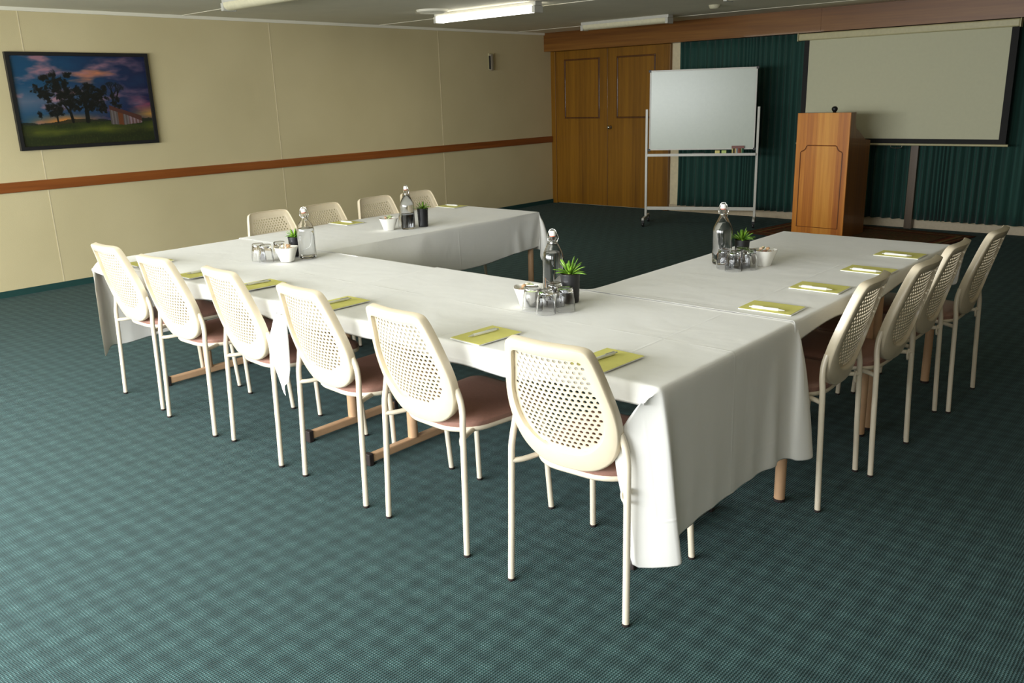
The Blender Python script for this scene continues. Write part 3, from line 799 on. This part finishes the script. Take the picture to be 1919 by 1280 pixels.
def cloth_object(label, group, P, rest):
    nx, ny = P.shape[:2]
    me = bpy.data.meshes.new('tablecloth')
    verts = P.reshape(-1, 3).tolist()
    faces = [(i*ny+j, (i+1)*ny+j, (i+1)*ny+j+1, i*ny+j+1) for i in range(nx-1) for j in range(ny-1)]
    me.from_pydata(verts, [], faces)
    uv = me.uv_layers.new(name='rest'); rf = rest.reshape(-1, 2)
    li = np.zeros(len(me.loops), dtype=np.int32); me.loops.foreach_get('vertex_index', li)
    uv.data.foreach_set('uv', rf[li].astype(np.float32).ravel())
    me.materials.append(M['cloth'])
    for p in me.polygons: p.use_smooth = True
    o = bpy.data.objects.new('tablecloth', me); scene.collection.objects.link(o)
    so = o.modifiers.new('thickness', 'SOLIDIFY'); so.thickness = .0016; so.offset = 1.
    ss = o.modifiers.new('smooth', 'SUBSURF'); ss.levels = 1; ss.render_levels = 1
    return tag(o, label, 'tablecloth', group)
def sm(x): x = np.clip(x, 0, 1); return x*x*(3-2*x)
# cloth A: left half of the row
def wA(X, Y):
    s = sm((3.30-X)/.12); yc = 2.457
    Y = Y+(np.where(Y < 2.0, -1, 0)*s*.10*(np.abs(Y-2.0)/.09))
    Y = Y-np.where(Y < 2.0, (2.0-Y)/.085*(.014*np.sin(X*5.1)+.006*np.sin(X*15)), 0)
    X = X-np.where(X < 3.3, (3.3-X)/.49*(.03*np.minimum(np.abs((Y-yc)/.457), 1.)**3), 0)
    return X, Y
def wB(X, Y):
    s = sm((X-6.95)/.14)
    Y = Y-np.where(Y < 2.0, (2.0-Y)/.075*(s*.075+.012*np.sin(X*6.3)+.006*np.sin(X*17)), 0)
    X = X+np.where(X > 6.95, (X-6.95)/.48*(np.where(Y < 2.457, .055, .02)*np.minimum(np.abs((Y-2.457)/.457), 1.)**5), 0)
    return X, Y
idn = lambda X, Y: (X+np.where(X > 6.955, .014*np.sin(Y*7+1)*(X-6.955)/.075, 0), Y)
def wC(X, Y):
    Y = Y+np.where(X > 4.2, .06*sm((X-4.2)/.2)*np.where(Y > 4.7, 1, 0), 0)
    X = X+np.where(X > 4.2, .02*np.sin(Y*5), 0)
    return X, Y
G = 'white tablecloths of the U-shaped table'
Pa, ra = drape((3.30, 5.10), (2.0, 2.914), (.48, .0, .085, .10), ZT+.004, wA, RECTS[:1], seed=1)
cA = cloth_object('white tablecloth on the left half of the front row, its end hanging low', G, Pa, ra)
Pb, rb = drape((5.085, 6.95), (2.0, 2.914), (.0, .495, .075, .15), ZT+.0075, wB, RECTS[:1], seed=2)
Pb[0, :, 2] = np.where(rb[0, :, 1] > 2.0, np.maximum(Pb[0, :, 2], 0)+.0015, Pb[0, :, 2])
cB_ = cloth_object('white tablecloth on nearest table, creased end drape reaching almost to the carpet', G, Pb, rb)
Pc, rc = drape((3.30, 4.20), (2.885, 4.775), (.20, .27, .0, .28), ZT+.0098, wC, RECTS, seed=3)
cloth_object('white tablecloth on the left arm, sagging along its inner side', G, Pc, rc)
Pd, rd = drape((6.035, 6.955), (2.885, 4.81), (.12, .075, .0, .22), ZT+.0098, idn, RECTS, seed=4)
Pd[:, 0, 2] += .004; Pd[:, 1, 2] += .0015
cloth_object('white tablecloth on the right arm in front of the lectern', G, Pd, rd)

# corner of cloth pulled out at the joint of the two row tables
def joint_corner():
    bm = bmesh.new()
    top = [(5.045, 1.992, .70), (5.065, 1.972, .702), (5.085, 1.984, .70), (5.105, 1.968, .70), (5.122, 1.99, .70)]
    mid = [(5.0, 1.975, .585), (5.04, 1.945, .58), (5.075, 1.965, .57), (5.11, 1.935, .565), (5.15, 1.968, .55)]
    low = [(5.035, 1.965, .48), (5.065, 1.945, .46), (5.09, 1.96, .44), (5.115, 1.943, .45), (5.15, 1.962, .47)]
    bot = [(5.085, 1.958, .40), (5.098, 1.948, .375), (5.108, 1.953, .345), (5.12, 1.945, .39), (5.14, 1.955, .41)]
    rows = [top, mid, low, bot]
    g = []
    for r_ in range(3):
        for k in range(6):
            t_ = k/6; g.append([Vector(a).lerp(Vector(b), t_) for a, b in zip(rows[r_], rows[r_+1])])
    g.append([Vector(a) for a in bot])
    vr = [[bm.verts.new(p) for p in smooth_path(r_, 5)] for r_ in g]
    for a, b in zip(vr, vr[1:]):
        for k in range(len(a)-1): bm.faces.new((a[k], a[k+1], b[k+1], b[k]))
    o = link('hanging_corner', bm, M['cloth'], cB_, smooth=True)
    so = o.modifiers.new('thickness', 'SOLIDIFY'); so.thickness = .0016
    o['label'] = 'pleated cloth corner pulled out between the two row tables'
joint_corner()

# ------------------------------------------------------------------ chair
SL = math.hypot(.432, .116); SD = Vector((0, -.116/SL, .432/SL)); SN = Vector((0, .432/SL, .116/SL))   # along lean, forward normal
def shell(s, t, d=0.):
    """s across, t along the lean from the shell's bottom, d towards the sitter"""
    s *= .945
    cur = .85*s*s-.008*math.sin(min(1, max(0, t/.5))*math.pi)-.025*max(0, t/.5-.72)**2*4
    return Vector((s, -.214, .462))+SD*(t*.872)+SN*(cur+d)
def outline(half, n=4):
    h = smooth_path([(a, b, 0) for a, b in half], n); pts = [(p.x, p.y) for p in h]
    return pts+[(-x, y) for x, y in reversed(pts[1:-1])]
OUT = outline([(0, 0), (.07, .003), (.125, .02), (.172, .06), (.199, .12), (.209, .19), (.205, .26), (.190, .34), (.172, .42), (.161, .462), (.148, .487), (.120, .498), (.07, .5015), (0, .502)])
INN = outline([(0, .078), (.06, .082), (.105, .1), (.142, .135), (.163, .18), (.171, .235), (.168, .29), (.154, .35), (.141, .41), (.134, .437), (.126, .450), (.108, .456), (.06, .459), (0, .460)])
def inside(poly, x, y):
    c = False; n = len(poly)
    for i in range(n):
        x1, y1 = poly[i]; x2, y2 = poly[(i+1) % n]
        if (y1 > y) != (y2 > y) and x < (x2-x1)*(y-y1)/(y2-y1)+x1: c = not c
    return c
def edist(poly, x, y):
    b = 9; n = len(poly)
    for i in range(n):
        x1, y1 = poly[i]; x2, y2 = poly[(i+1) % n]; dx, dy = x2-x1, y2-y1
        t = max(0, min(1, ((x-x1)*dx+(y-y1)*dy)/(dx*dx+dy*dy+1e-12))); b = min(b, math.hypot(x-x1-t*dx, y-y1-t*dy))
    return b
def make_chair():
    c = thing('conference_chair', 'x', 'chair')
    # backrest border
    bm = bmesh.new()
    cs = [(0, -.002), (.02, -.0085), (.07, -.0120), (.12, -.0127), (.9, -.0127), (.96, -.0115), (1, -.008), (1, .007), (.9, .009), (.15, .009), (.11, .017), (.02, .0175), (0, .014)]
    rings = [[bm.verts.new(shell(o_[0]+(i_[0]-o_[0])*w, o_[1]+(i_[1]-o_[1])*w, d)) for w, d in cs] for o_, i_ in zip(OUT, INN)]
    n = len(rings)
    for i in range(n):
        a, b = rings[i], rings[(i+1) % n]
        for k in range(len(cs)): k2 = (k+1) % len(cs); bm.faces.new((a[k], a[k2], b[k2], b[k]))
    back = link('backrest', bm, M['cream_plastic'], c, smooth='auto')
    # perforated panel
    bm = bmesh.new(); p = .0208; rh = .0063; ph = p*math.sqrt(3)/2
    seen = {}
    def vert(x, y):
        k = (round(x*4e3), round(y*4e3))
        if k not in seen: seen[k] = bm.verts.new(shell(x, y, .0035))
        return seen[k]
    R_ = p/math.sqrt(3); row = 0; y = .0601
    while y < .48:
        x = -.19+(p/2 if row % 2 else 0)
        x -= (x % p) if False else 0
        while x < .2:
            ins = inside(INN, x, y); dd = edist(INN, x, y)
            if ins or dd < .007:
                hexv = []
                for k in range(6):
                    a0 = R(30+60*k); a1 = R(90+60*k)
                    p0 = (x+R_*math.cos(a0), y+R_*math.sin(a0)); p1 = (x+R_*math.cos(a1), y+R_*math.sin(a1))
                    hexv += [vert(*p0), vert((p0[0]+p1[0])/2, (p0[1]+p1[1])/2)]
                if ins and dd > .0135:
                    cir = [bm.verts.new(shell(x+rh*math.cos(R(30+30*k)), y+rh*math.sin(R(30+30*k)), .0035)) for k in range(12)]
                    for k in range(12): k2 = (k+1) % 12; bm.faces.new((hexv[k], hexv[k2], cir[k2], cir[k]))
                else: bm.faces.new(hexv)
            x += p
        y += ph; row += 1
    for v in list(bm.verts): v.index = -1
    bm.verts.index_update()
    th = SN*.0035
    fr = list(bm.faces); be = [e for e in bm.edges if len(e.link_faces) == 1]
    twin = {v: bm.verts.new(v.co+th) for v in list(bm.verts)}
    for f in fr: bm.faces.new([twin[v] for v in reversed(f.verts)])
    for e in be:
        l = e.link_loops[0]; v1, v2 = l.vert, l.link_loop_next.vert
        bm.faces.new((v2, v1, twin[v1], twin[v2]))
    link('perforated_panel', bm, M['cream_plastic'], back)
    # seat
    def seat_outline(k, y0=-.185, y1=.25, wr=.185, wf=.203, n=8):
        pts = []
        rr, rf = .13, .055
        for cx, cy, a0, r_ in ((wf-rf, y1-rf, 0, rf), (-(wf-rf), y1-rf, 90, rf), (-(wr-rr), y0+rr, 180, rr), (wr-rr, y0+rr, 270, rr)):
            for q in range(n+1):
                a = R(a0+90*q/n); q_ = max(.003, r_+k); e_ = min(0, r_+k-.003); pts.append((cx+q_*math.cos(a)+e_*(1 if cx > 0 else -1), cy+q_*math.sin(a)+e_*(1 if cy > .05 else -1)))
        return pts
    bm = bmesh.new(); tube(bm, [(x, y, .437) for x, y in seat_outline(0)], .0115, 10, closed=True)
    link('seat_frame', bm, M['cream_paint'], c, smooth=True)
    bm = bmesh.new(); lv = [(.004, .4405), (.009, .449), (.007, .462), (-.004, .470), (-.03, .4755), (-.08, .478)]
    rg = [[bm.verts.new((x, y, z)) for x, y in seat_outline(k)] for k, z in lv]
    for a, b in zip(rg, rg[1:]):
        for i in range(len(a)): i2 = (i+1) % len(a); bm.faces.new((a[i], a[i2], b[i2], b[i]))
    bm.faces.new(rg[-1]); bm.faces.new(list(reversed(rg[0])))
    link('seat', bm, M['vinyl'], c, smooth='auto')
    for s in (-1, 1):
        def leg(pts, label=None):
            o = tubeo('leg', pts, .0112, M['cream_paint'], c, n=12)
            x, y, _ = pts[0]
            bm = bmesh.new(); lathe(bm, [(0, 0), (.0112, 0), (.0122, .003), (.0122, .009), (0, .009)], x, y, 14); link('foot_cap', bm, M['rubber'], o)
        rear = [(.222*s, -.235, .009), (.219*s, -.228, .2), (.216*s, -.222, .40)]+smooth_path([(.2155*s, -.221, .44), (.2145*s, -.219, .485), (.210*s, -.2135, .53), (.201*s, -.2125, .575), (.189*s, -.2185, .614)], 4)
        leg(rear)
        leg([(.203*s, .235, .009), (.192*s, .218, .3), (.186*s, .207, .43)])
        tubeo('bracket', smooth_path([(.214*s, -.222, .432), (.19*s, -.19, .432), (.165*s, -.125, .435)], 4), .0095, M['cream_paint'], c, n=10)
        if s > 0:
            bm = bmesh.new(); tube(bm, [Vector((.203-.012*math.cos(a), -.212, .420+.022*math.sin(a))) for a in [2*math.pi*k/16 for k in range(16)]], .0045, 8, closed=True)
            link('linking_hook', bm, M['cream_paint'], c, smooth=True)
    return c
chair0 = make_chair(); used = []
def place_chair(mx, my, rz, label, group):
    """mx, my: mid point between the rear feet; rz turns local +Y"""
    c = chair0 if not used else copy_tree(chair0)
    used.append(1)
    off = Matrix.Rotation(rz, 3, 'Z')@Vector((0, .235, 0))
    c.location = (mx+off.x, my+off.y, 0); c.rotation_euler = (0, 0, rz)
    c['label'] = label; c['group'] = group
    return c
g1 = 'cream chairs along the front of the U-shaped table'
for mx, my, a, lb in ((6.685, 1.891, 3.2, 'cream perforated-back chair nearest the camera, beside the hanging cloth end'),
                      (6.018, 1.905, -2.6, 'second cream chair from the camera in the front row'),
                      (5.435, 1.929, -3.3, 'third cream chair from the camera in the front row'),
                      (4.823, 1.950, -4.0, 'fourth chair from the camera, left of the cloth corner at table joint'),
                      (4.249, 1.939, .6, 'fifth chair from the camera, second from the left end of the row'),
                      (3.674, 1.970, -.5, 'leftmost cream chair of the front row, beside the long hanging cloth end')):
    place_chair(mx, my, R(a), lb, g1)
g2 = 'cream chairs along the right arm'
for mx, my, a, lb in ((7.046, 3.192, 93, 'nearest cream chair on the right arm, behind the creased cloth end'),
                      (7.102, 3.622, 90, 'second cream chair from the camera on the right arm'),
                      (7.085, 4.105, 91, 'third cream chair from the camera on the right arm'),
                      (7.135, 4.575, 90.5, 'farthest and rightmost cream chair, at the end of right arm')):
    place_chair(mx, my, R(a), lb, g2)
g3 = 'cream chairs between the left arm and the wall'
for mx, my, a, lb in ((3.33, 3.14, -90, 'leftmost of four chairs facing us across the left arm, by wall'),
                      (3.325, 3.57, -88, 'second from left of the four chairs by the cream wall'),
                      (3.325, 4.04, -90, 'third from left of the four chairs by the cream wall'),
                      (3.33, 4.44, -91, 'farthest of four wall-side chairs, behind the far bottle')):
    place_chair(mx, my, R(a), lb, g3)

# ------------------------------------------------------------------ notepads and pens
ZTOP = ZT+.0145
def pad(cx, cy, rz, where, pen_off=(-.03, .0), pen_rot=0., z=ZTOP):
    p = thing('notepad', 'yellow-covered notepad '+where, 'notepad', (cx, cy, z), rz, 'yellow notepads')
    boxo('pages', (-.073, .073, -.104, .104, 0, .0035), M['paper'], p)
    bm = bmesh.new(); box(bm, -.074, .074, -.1, .105, .0037, .0045); link('cover', bm, M['yellow'], p)
    q = thing('ballpoint_pen', 'white pen lying on the notepad '+where, 'pen', (0, 0, 0), 0, 'white ballpoint pens')
    off = Matrix.Rotation(rz, 3, 'Z')@Vector((pen_off[0], pen_off[1], 0))
    q.location = (cx+off.x, cy+off.y, z+.0046); q.rotation_euler = (0, 0, rz+pen_rot)
    bm = bmesh.new(); tube(bm, [(0, -.045, .0055), (0, .055, .0055), (0, .06, .0055)], [.0055, .0055, .004], 12); link('barrel', bm, M['pen'], q, smooth='auto')
    bm = bmesh.new(); tube(bm, [(0, -.068, .0055), (0, -.0645, .0055), (0, -.0452, .0055)], [.001, .002, .0048], 10); link('tip', bm, M['grey_metal'], q, smooth='auto')
    bm = bmesh.new(); tube(bm, [(0, .0602, .0055), (0, .07, .0055)], .0028, 10); link('push_button', bm, M['grey_metal'], q, smooth='auto')
    boxo('clip', (-.0015, .0015, .015, .056, .0112, .0126), M['grey_metal'], q)
for cx, cy, rz, w in ((6.685, 2.108, -2, 'before the chair nearest the camera'), (6.178, 2.10, -3, 'before the second chair of the front row'),
                      (5.335, 2.108, 0, 'before the third chair of the front row'), (4.71, 2.125, -3, 'before the fourth chair of the front row'),
                      (4.215, 2.115, 0, 'before the fifth chair of the front row'), (3.66, 2.12, 0, 'before the leftmost chair of the front row')):
    pad(cx, cy, R(rz), w, (-.012, .0), R(-4))
for cx, cy, rz, w in ((6.808, 3.022, 92, 'before the nearest chair of the right arm'), (6.815, 3.455, 91, 'before the second chair of the right arm'),
                      (6.852, 3.918, 90, 'before the third chair of the right arm'), (6.840, 4.365, 90, 'before the farthest chair of the right arm')):
    pad(cx, cy, R(rz), w, (-.048, .0), R(2))
for cx, cy, rz, w in ((3.40, 3.655, -90, 'before the second wall-side chair'), (3.40, 4.675, -90, 'before the farthest wall-side chair')):
    pad(cx, cy, R(rz), w, (.0, .0), R(2))

# ------------------------------------------------------------------ bottles, glasses, bowls, plants
def make_bottle(h, r, square, label, loc, level):
    b = thing('swing_top_bottle', label, 'bottle', loc, random.uniform(0, 1), 'swing-top water bottles')
    zs = h-.045      # top of glass lip
    sh = h*.53
    if square:
        outer = [(0, .0), (r*.86, .0), (r, .008), (r*.99, sh*.5), (r, sh-.004), (r*1.0, sh), (r*.80, sh+.028), (.021, sh+.05), (.015, zs-.03), (.0155, zs-.012), (.0175, zs-.01), (.0175, zs)]
    else:
        outer = [(0, .0), (r*.88, .0), (r, .010), (r, sh*.5), (r, sh-.014), (r*.975, sh+.002), (r*.88, sh+.018), (r*.70, sh+.036), (r*.5, sh+.056), (.018, zs-.034), (.0145, zs-.022), (.015, zs-.012), (.018, zs-.010), (.018, zs)]
    inner = [(max(0, q-.003), z) for q, z in reversed(outer[2:])]
    inner = [(q, z) for q, z in inner if z > .011]+[(r*.9, .012), (0, .008)]
    bm = bmesh.new(); lathe(bm, outer+[(outer[-1][0]-.003, zs+.001)]+inner, n=40)
    gl = link('glass_body', bm, M['glass'], b, smooth='auto')
    # water
    wr = [(0, .0085), (r*.9, .0125)]+[(max(.001, q-.0032), z) for q, z in outer[3:] if z < level-.004]
    def rad(zq):
        for (q0, a), (q1, c) in zip(outer, outer[1:]):
            if a <= zq <= c and c > a: return q0+(q1-q0)*(zq-a)/(c-a)-.0032
        return r
    wr += [(rad(level), level), (0, level)]
    bm = bmesh.new(); lathe(bm, wr, n=40); link('water', bm, M['water'], b, smooth='auto')
    bm = bmesh.new(); lathe(bm, [(0, zs+.0015), (.0125, zs+.0015), (.0125, zs+.005), (.0, zs+.005)], n=20); link('seal', bm, flat('orange_seal', s2l(206, 110, 80)), b)
    bm = bmesh.new(); lathe(bm, [(0, zs+.0055), (.0135, zs+.0055), (.0145, zs+.008), (.0135, zs+.022), (.0115, zs+.026), (0, zs+.027)], n=24); link('stopper', bm, M['china'], b, smooth='auto')
    bm = bmesh.new()
    tube(bm, smooth_path([(-.019, 0, zs-.022), (-.024, .004, zs-.005), (-.020, 0, zs+.012), (-.010, 0, zs+.0305), (.010, 0, zs+.0305), (.020, 0, zs+.012), (.024, .004, zs-.005), (.019, 0, zs-.022)], 4), .0016, 6)
    tube(bm, smooth_path([(-.019, 0, zs-.022), (-.015, .018, zs-.032), (0, .023, zs-.040), (.015, .018, zs-.032), (.019, 0, zs-.022)], 4), .0016, 6)
    tube(bm, [Vector((.0195*math.cos(a), .0195*math.sin(a), zs-.02)) for a in [2*math.pi*k/18 for k in range(18)]], .0015, 6, closed=True)
    link('wire_clip', bm, M['chrome'], b, smooth=True)
    return b
ZO = ZT+.013
make_bottle(.275, .0455, False, 'swing-top bottle of water beside the nearest potted plant on the front row', (5.905, 2.818, ZO), .165)
make_bottle(.305, .0465, False, 'swing-top water bottle standing on the right arm', (6.216, 3.726, ZO), .20)
make_bottle(.285, .0475, True, 'square-shouldered swing-top water bottle at the left end of front row', (4.293, 2.70, ZO), .16)
make_bottle(.293, .0465, False, 'farthest swing-top water bottle, on the left arm before the wall-side chairs', (3.98, 3.707, ZO), .215)

def make_glass():
    g = thing('glass_tumbler', 'x', 'glass')
    # upside-down tumbler: rim on the cloth, thick base on top
    out = [(.0385, 0), (.0375, .02), (.0345, .05), (.031, .075), (.0305, .088)]
    bm = bmesh.new(); n = 30; rings = []
    prof = out+[(.028, .0915), (0, .0905)]
    inn = [(0, .074), (.026, .0745), (.0285, .066), (.0322, .045), (.035, .02), (.0362, .0)]
    full = prof+inn
    for r_, z in full:
        if r_ == 0: rings.append([bm.verts.new((0, 0, z))]); continue
        rings.append([bm.verts.new((r_*(1+(.03*math.cos(10*2*math.pi*k/n) if (r_, z) in out[1:4] else 0))*math.cos(2*math.pi*k/n), r_*(1+(.03*math.cos(10*2*math.pi*k/n) if (r_, z) in out[1:4] else 0))*math.sin(2*math.pi*k/n), z)) for k in range(n)])
    L_ = len(rings)
    for i in range(L_):
        a, b = rings[i], rings[(i+1) % L_]
        for k in range(n):
            k2 = (k+1) % n
            if len(a) == 1 and len(b) == 1: continue
            if len(a) == 1: bm.faces.new((a[0], b[k], b[k2]))
            elif len(b) == 1: bm.faces.new((a[k], a[k2], b[0]))
            else: bm.faces.new((a[k], a[k2], b[k2], b[k]))
    link('tumbler', bm, M['glass'], g, smooth='auto')
    return g
glass0 = make_glass(); gused = []
def put_glass(x, y, label, group):
    g = glass0 if not gused else copy_tree(glass0); gused.append(1)
    g.location = (x, y, ZO); g.rotation_euler = (0, 0, random.uniform(0, 1)); g['label'] = label; g['group'] = group
for (x, y), l in zip(((6.055, 2.497), (6.142, 2.478), (6.175, 2.555), (6.085, 2.60)),
                     ('leftmost upturned tumbler beside the nearest bowl of mints', 'front middle upturned tumbler of the nearest four', 'rightmost upturned tumbler of the nearest four, before the plant pot', 'rear upturned tumbler of the nearest four, before the bottle')):
    put_glass(x, y, l, 'tumblers in the nearest cluster')
for (x, y), l in zip(((6.282, 3.632), (6.345, 3.60), (6.385, 3.675), (6.335, 3.70)),
                     ('leftmost upturned tumbler on the right arm, before the bottle', 'second upturned tumbler from the left on the right arm', 'rightmost upturned tumbler on the right arm, beside the bowl', 'rear upturned tumbler on the right arm, before the dark pot')):
    put_glass(x, y, l, 'tumblers on the right arm')
for (x, y), l in zip(((4.135, 2.500), (4.205, 2.50), (4.185, 2.60)),
                     ('leftmost upturned tumbler at the left end of the front row', 'middle upturned tumbler at the left end of the front row', 'upturned tumbler nearest the bowl at the left end of the front row')):
    put_glass(x, y, l, 'tumblers at the left end of the front row')
for (x, y), l in zip(((3.90, 3.745),), ('upturned tumbler behind the farthest bottle on the left arm',)):
    put_glass(x, y, l, 'tumblers on the left arm')

CANDY = [flat('candy_wrap_%d' % k, c, rough=.35, coat=.3) for k, c in enumerate((s2l(206, 148, 126), s2l(226, 214, 186), s2l(190, 150, 110), s2l(222, 190, 160), s2l(176, 190, 130)))]
def make_bowl(x, y, label, cl, seed, s=1.):
    b = thing('small_bowl', label, 'bowl', (x, y, ZO), seed*.7, 'white bowls of mints')
    bm = bmesh.new()
    prof = [(0, 0), (.030, 0), (.033, .004), (.044, .04), (.0565, .076), (.0545, .0765), (.041, .042), (.030, .009), (0, .008)]
    n = 32; rings = []
    for r_, z in prof:
        if r_ == 0: rings.append([bm.verts.new((0, 0, z))]); continue
        def sq(a):   # slightly squared plan
            c, s_ = abs(math.cos(a)), abs(math.sin(a)); return 1/((c**3.2+s_**3.2)**(1/3.2))
        rings.append([bm.verts.new((r_*s*sq(2*math.pi*k/n)*math.cos(2*math.pi*k/n), r_*s*sq(2*math.pi*k/n)*math.sin(2*math.pi*k/n), z)) for k in range(n)])
    for a, c in zip(rings, rings[1:]):
        for k in range(n):
            k2 = (k+1) % n
            if len(a) == 1: bm.faces.new((a[0], c[k], c[k2]))
            elif len(c) == 1: bm.faces.new((a[k], a[k2], c[0]))
            else: bm.faces.new((a[k], a[k2], c[k2], c[k]))
    link('bowl_body', bm, M['china'], b, smooth='auto')
    rn = random.Random(seed)
    spots = [(0, 0, .070)]+[(.030*math.cos(R(41.5)+k*1.047), .030*math.sin(R(41.5)+k*1.047), .068) for k in range(6)]+[(.018*math.cos(k*2.094+R(11.5)), .018*math.sin(k*2.094+R(11.5)), .086) for k in range(3)]
    for i, (dx, dy, dz) in enumerate(spots):
        bm = bmesh.new()
        lathe(bm, [(0, -.0062), (.006, -.0058), (.0095, -.003), (.0095, .003), (.006, .0058), (0, .0062)], n=12)
        for sgn in (-1, 1):   # twisted wrapper ends
            v0 = bm.verts.new((sgn*.009, 0, 0)); vv = [bm.verts.new((sgn*.018, .006*math.cos(a), .004*math.sin(a))) for a in (0, 1.6, 3.1, 4.7)]
            for k in range(4): bm.faces.new((v0, vv[k], vv[(k+1) % 4]))
            bm.faces.new(vv)
        ci = rn.randrange(5); o = link('wrapped_mint', bm, CANDY[ci])
        o.location = (x+dx, y+dy, ZO+dz-.004); o.rotation_euler = (rn.uniform(-.6, .6), rn.uniform(-.5, .5), rn.uniform(0, 6))
        tag(o, ['pink', 'cream', 'tan', 'peach', 'green'][ci]+' wrapped mint '+['in the middle', 'at right rim', 'at far right rim', 'at far left rim', 'at left rim', 'at near left rim', 'at near right rim', 'on top right', 'on top left', 'on top, nearest side'][i]+' of the bowl '+cl, 'sweet', 'mints in the white bowl '+cl)
make_bowl(5.998, 2.54, 'white bowl of wrapped mints beside the nearest tumblers', 'nearest the camera', 1)
make_bowl(6.402, 3.785, 'white bowl of wrapped mints on the right arm', 'on the right arm', 2, 1.02)
make_bowl(4.285, 2.575, 'white bowl of wrapped mints at the left end of front row', 'at left end of front row', 3, 1.0)
make_bowl(3.903, 3.61, 'white bowl of wrapped mints on the left arm, farthest away', 'on the left arm', 4)

def make_plant(x, y, h, r, label, seed, k=1.0):
    p = thing('potted_succulent', label, 'potted plant', (x, y, ZO), 0, 'succulents in black pots')
    bm = bmesh.new(); prof = [(0, 0), (r*.84, 0), (r*.86, .003)]
    for i in range(1, 12): prof.append((r*(.86+.12*i/12)+(.0006 if i % 2 else 0), h*i/12.5))
    prof += [(r*1.0, h*.95), (r*1.03, h*.955), (r*1.03, h), (r*.96, h), (r*.94, h-.012), (0, h-.012)]
    lathe(bm, prof, n=36); link('pot', bm, M['black'], p, smooth='auto')
    bm = bmesh.new(); lathe(bm, [(0, h-.0118), (r*.93, h-.0118), (r*.8, h-.006), (0, h-.002)], n=24); link('soil', bm, M['soil'], p, smooth=True)
    rn = random.Random(seed); bm = bmesh.new()
    for i in range(22):
        a = i*2.4+rn.uniform(-.3, .3); el = R(82-58*(i/21)**.8+rn.uniform(-7, 7)); L_ = k*rn.uniform(.055, .085)*(1.0 if i > 3 else 1.0); w = k*rn.uniform(.007, .0105)
        base = Vector((.005*math.cos(a), .005*math.sin(a), h-.006)); d = Vector((math.cos(a)*math.cos(el), math.sin(a)*math.cos(el), math.sin(el)))
        sdv = Vector((-math.sin(a), math.cos(a), 0)); up = d.cross(sdv)*-1
        prev = None; S = 7
        for q in range(S+1):
            t_ = q/S; ww = w*(math.sin(math.pi*(.22+.78*(1-t_)))**.8 if t_ < 1 else 0)*(1-.35*t_)+.0002
            c = base+d*L_*t_+Vector((0, 0, -.022*k))*t_*t_*(math.cos(el))+Vector((math.cos(a), math.sin(a), 0))*.008*t_*t_
            ring = [bm.verts.new(c+sdv*ww), bm.verts.new(c+up*ww*.15), bm.verts.new(c-sdv*ww), bm.verts.new(c-up*ww*.5)]
            if prev:
                for z_ in range(4): bm.faces.new((prev[z_], prev[(z_+1) % 4], ring[(z_+1) % 4], ring[z_]))
            else: bm.faces.new(ring)
            prev = ring
        bm.faces.new(prev)
    link('leaves', bm, M['leaf'], p, smooth=True)
make_plant(6.097, 2.689, .116, .040, 'spiky green succulent in a black pot nearest the camera', 11)
make_plant(6.265, 3.835, .105, .036, 'green succulent in black pot behind the right-arm bottle', 12, .95)
make_plant(4.185, 2.70, .105, .036, 'small succulent in black pot behind bowl and square bottle', 13, .75)
make_plant(3.992, 3.83, .120, .036, 'farthest succulent in black pot, on the left arm', 14, .7)
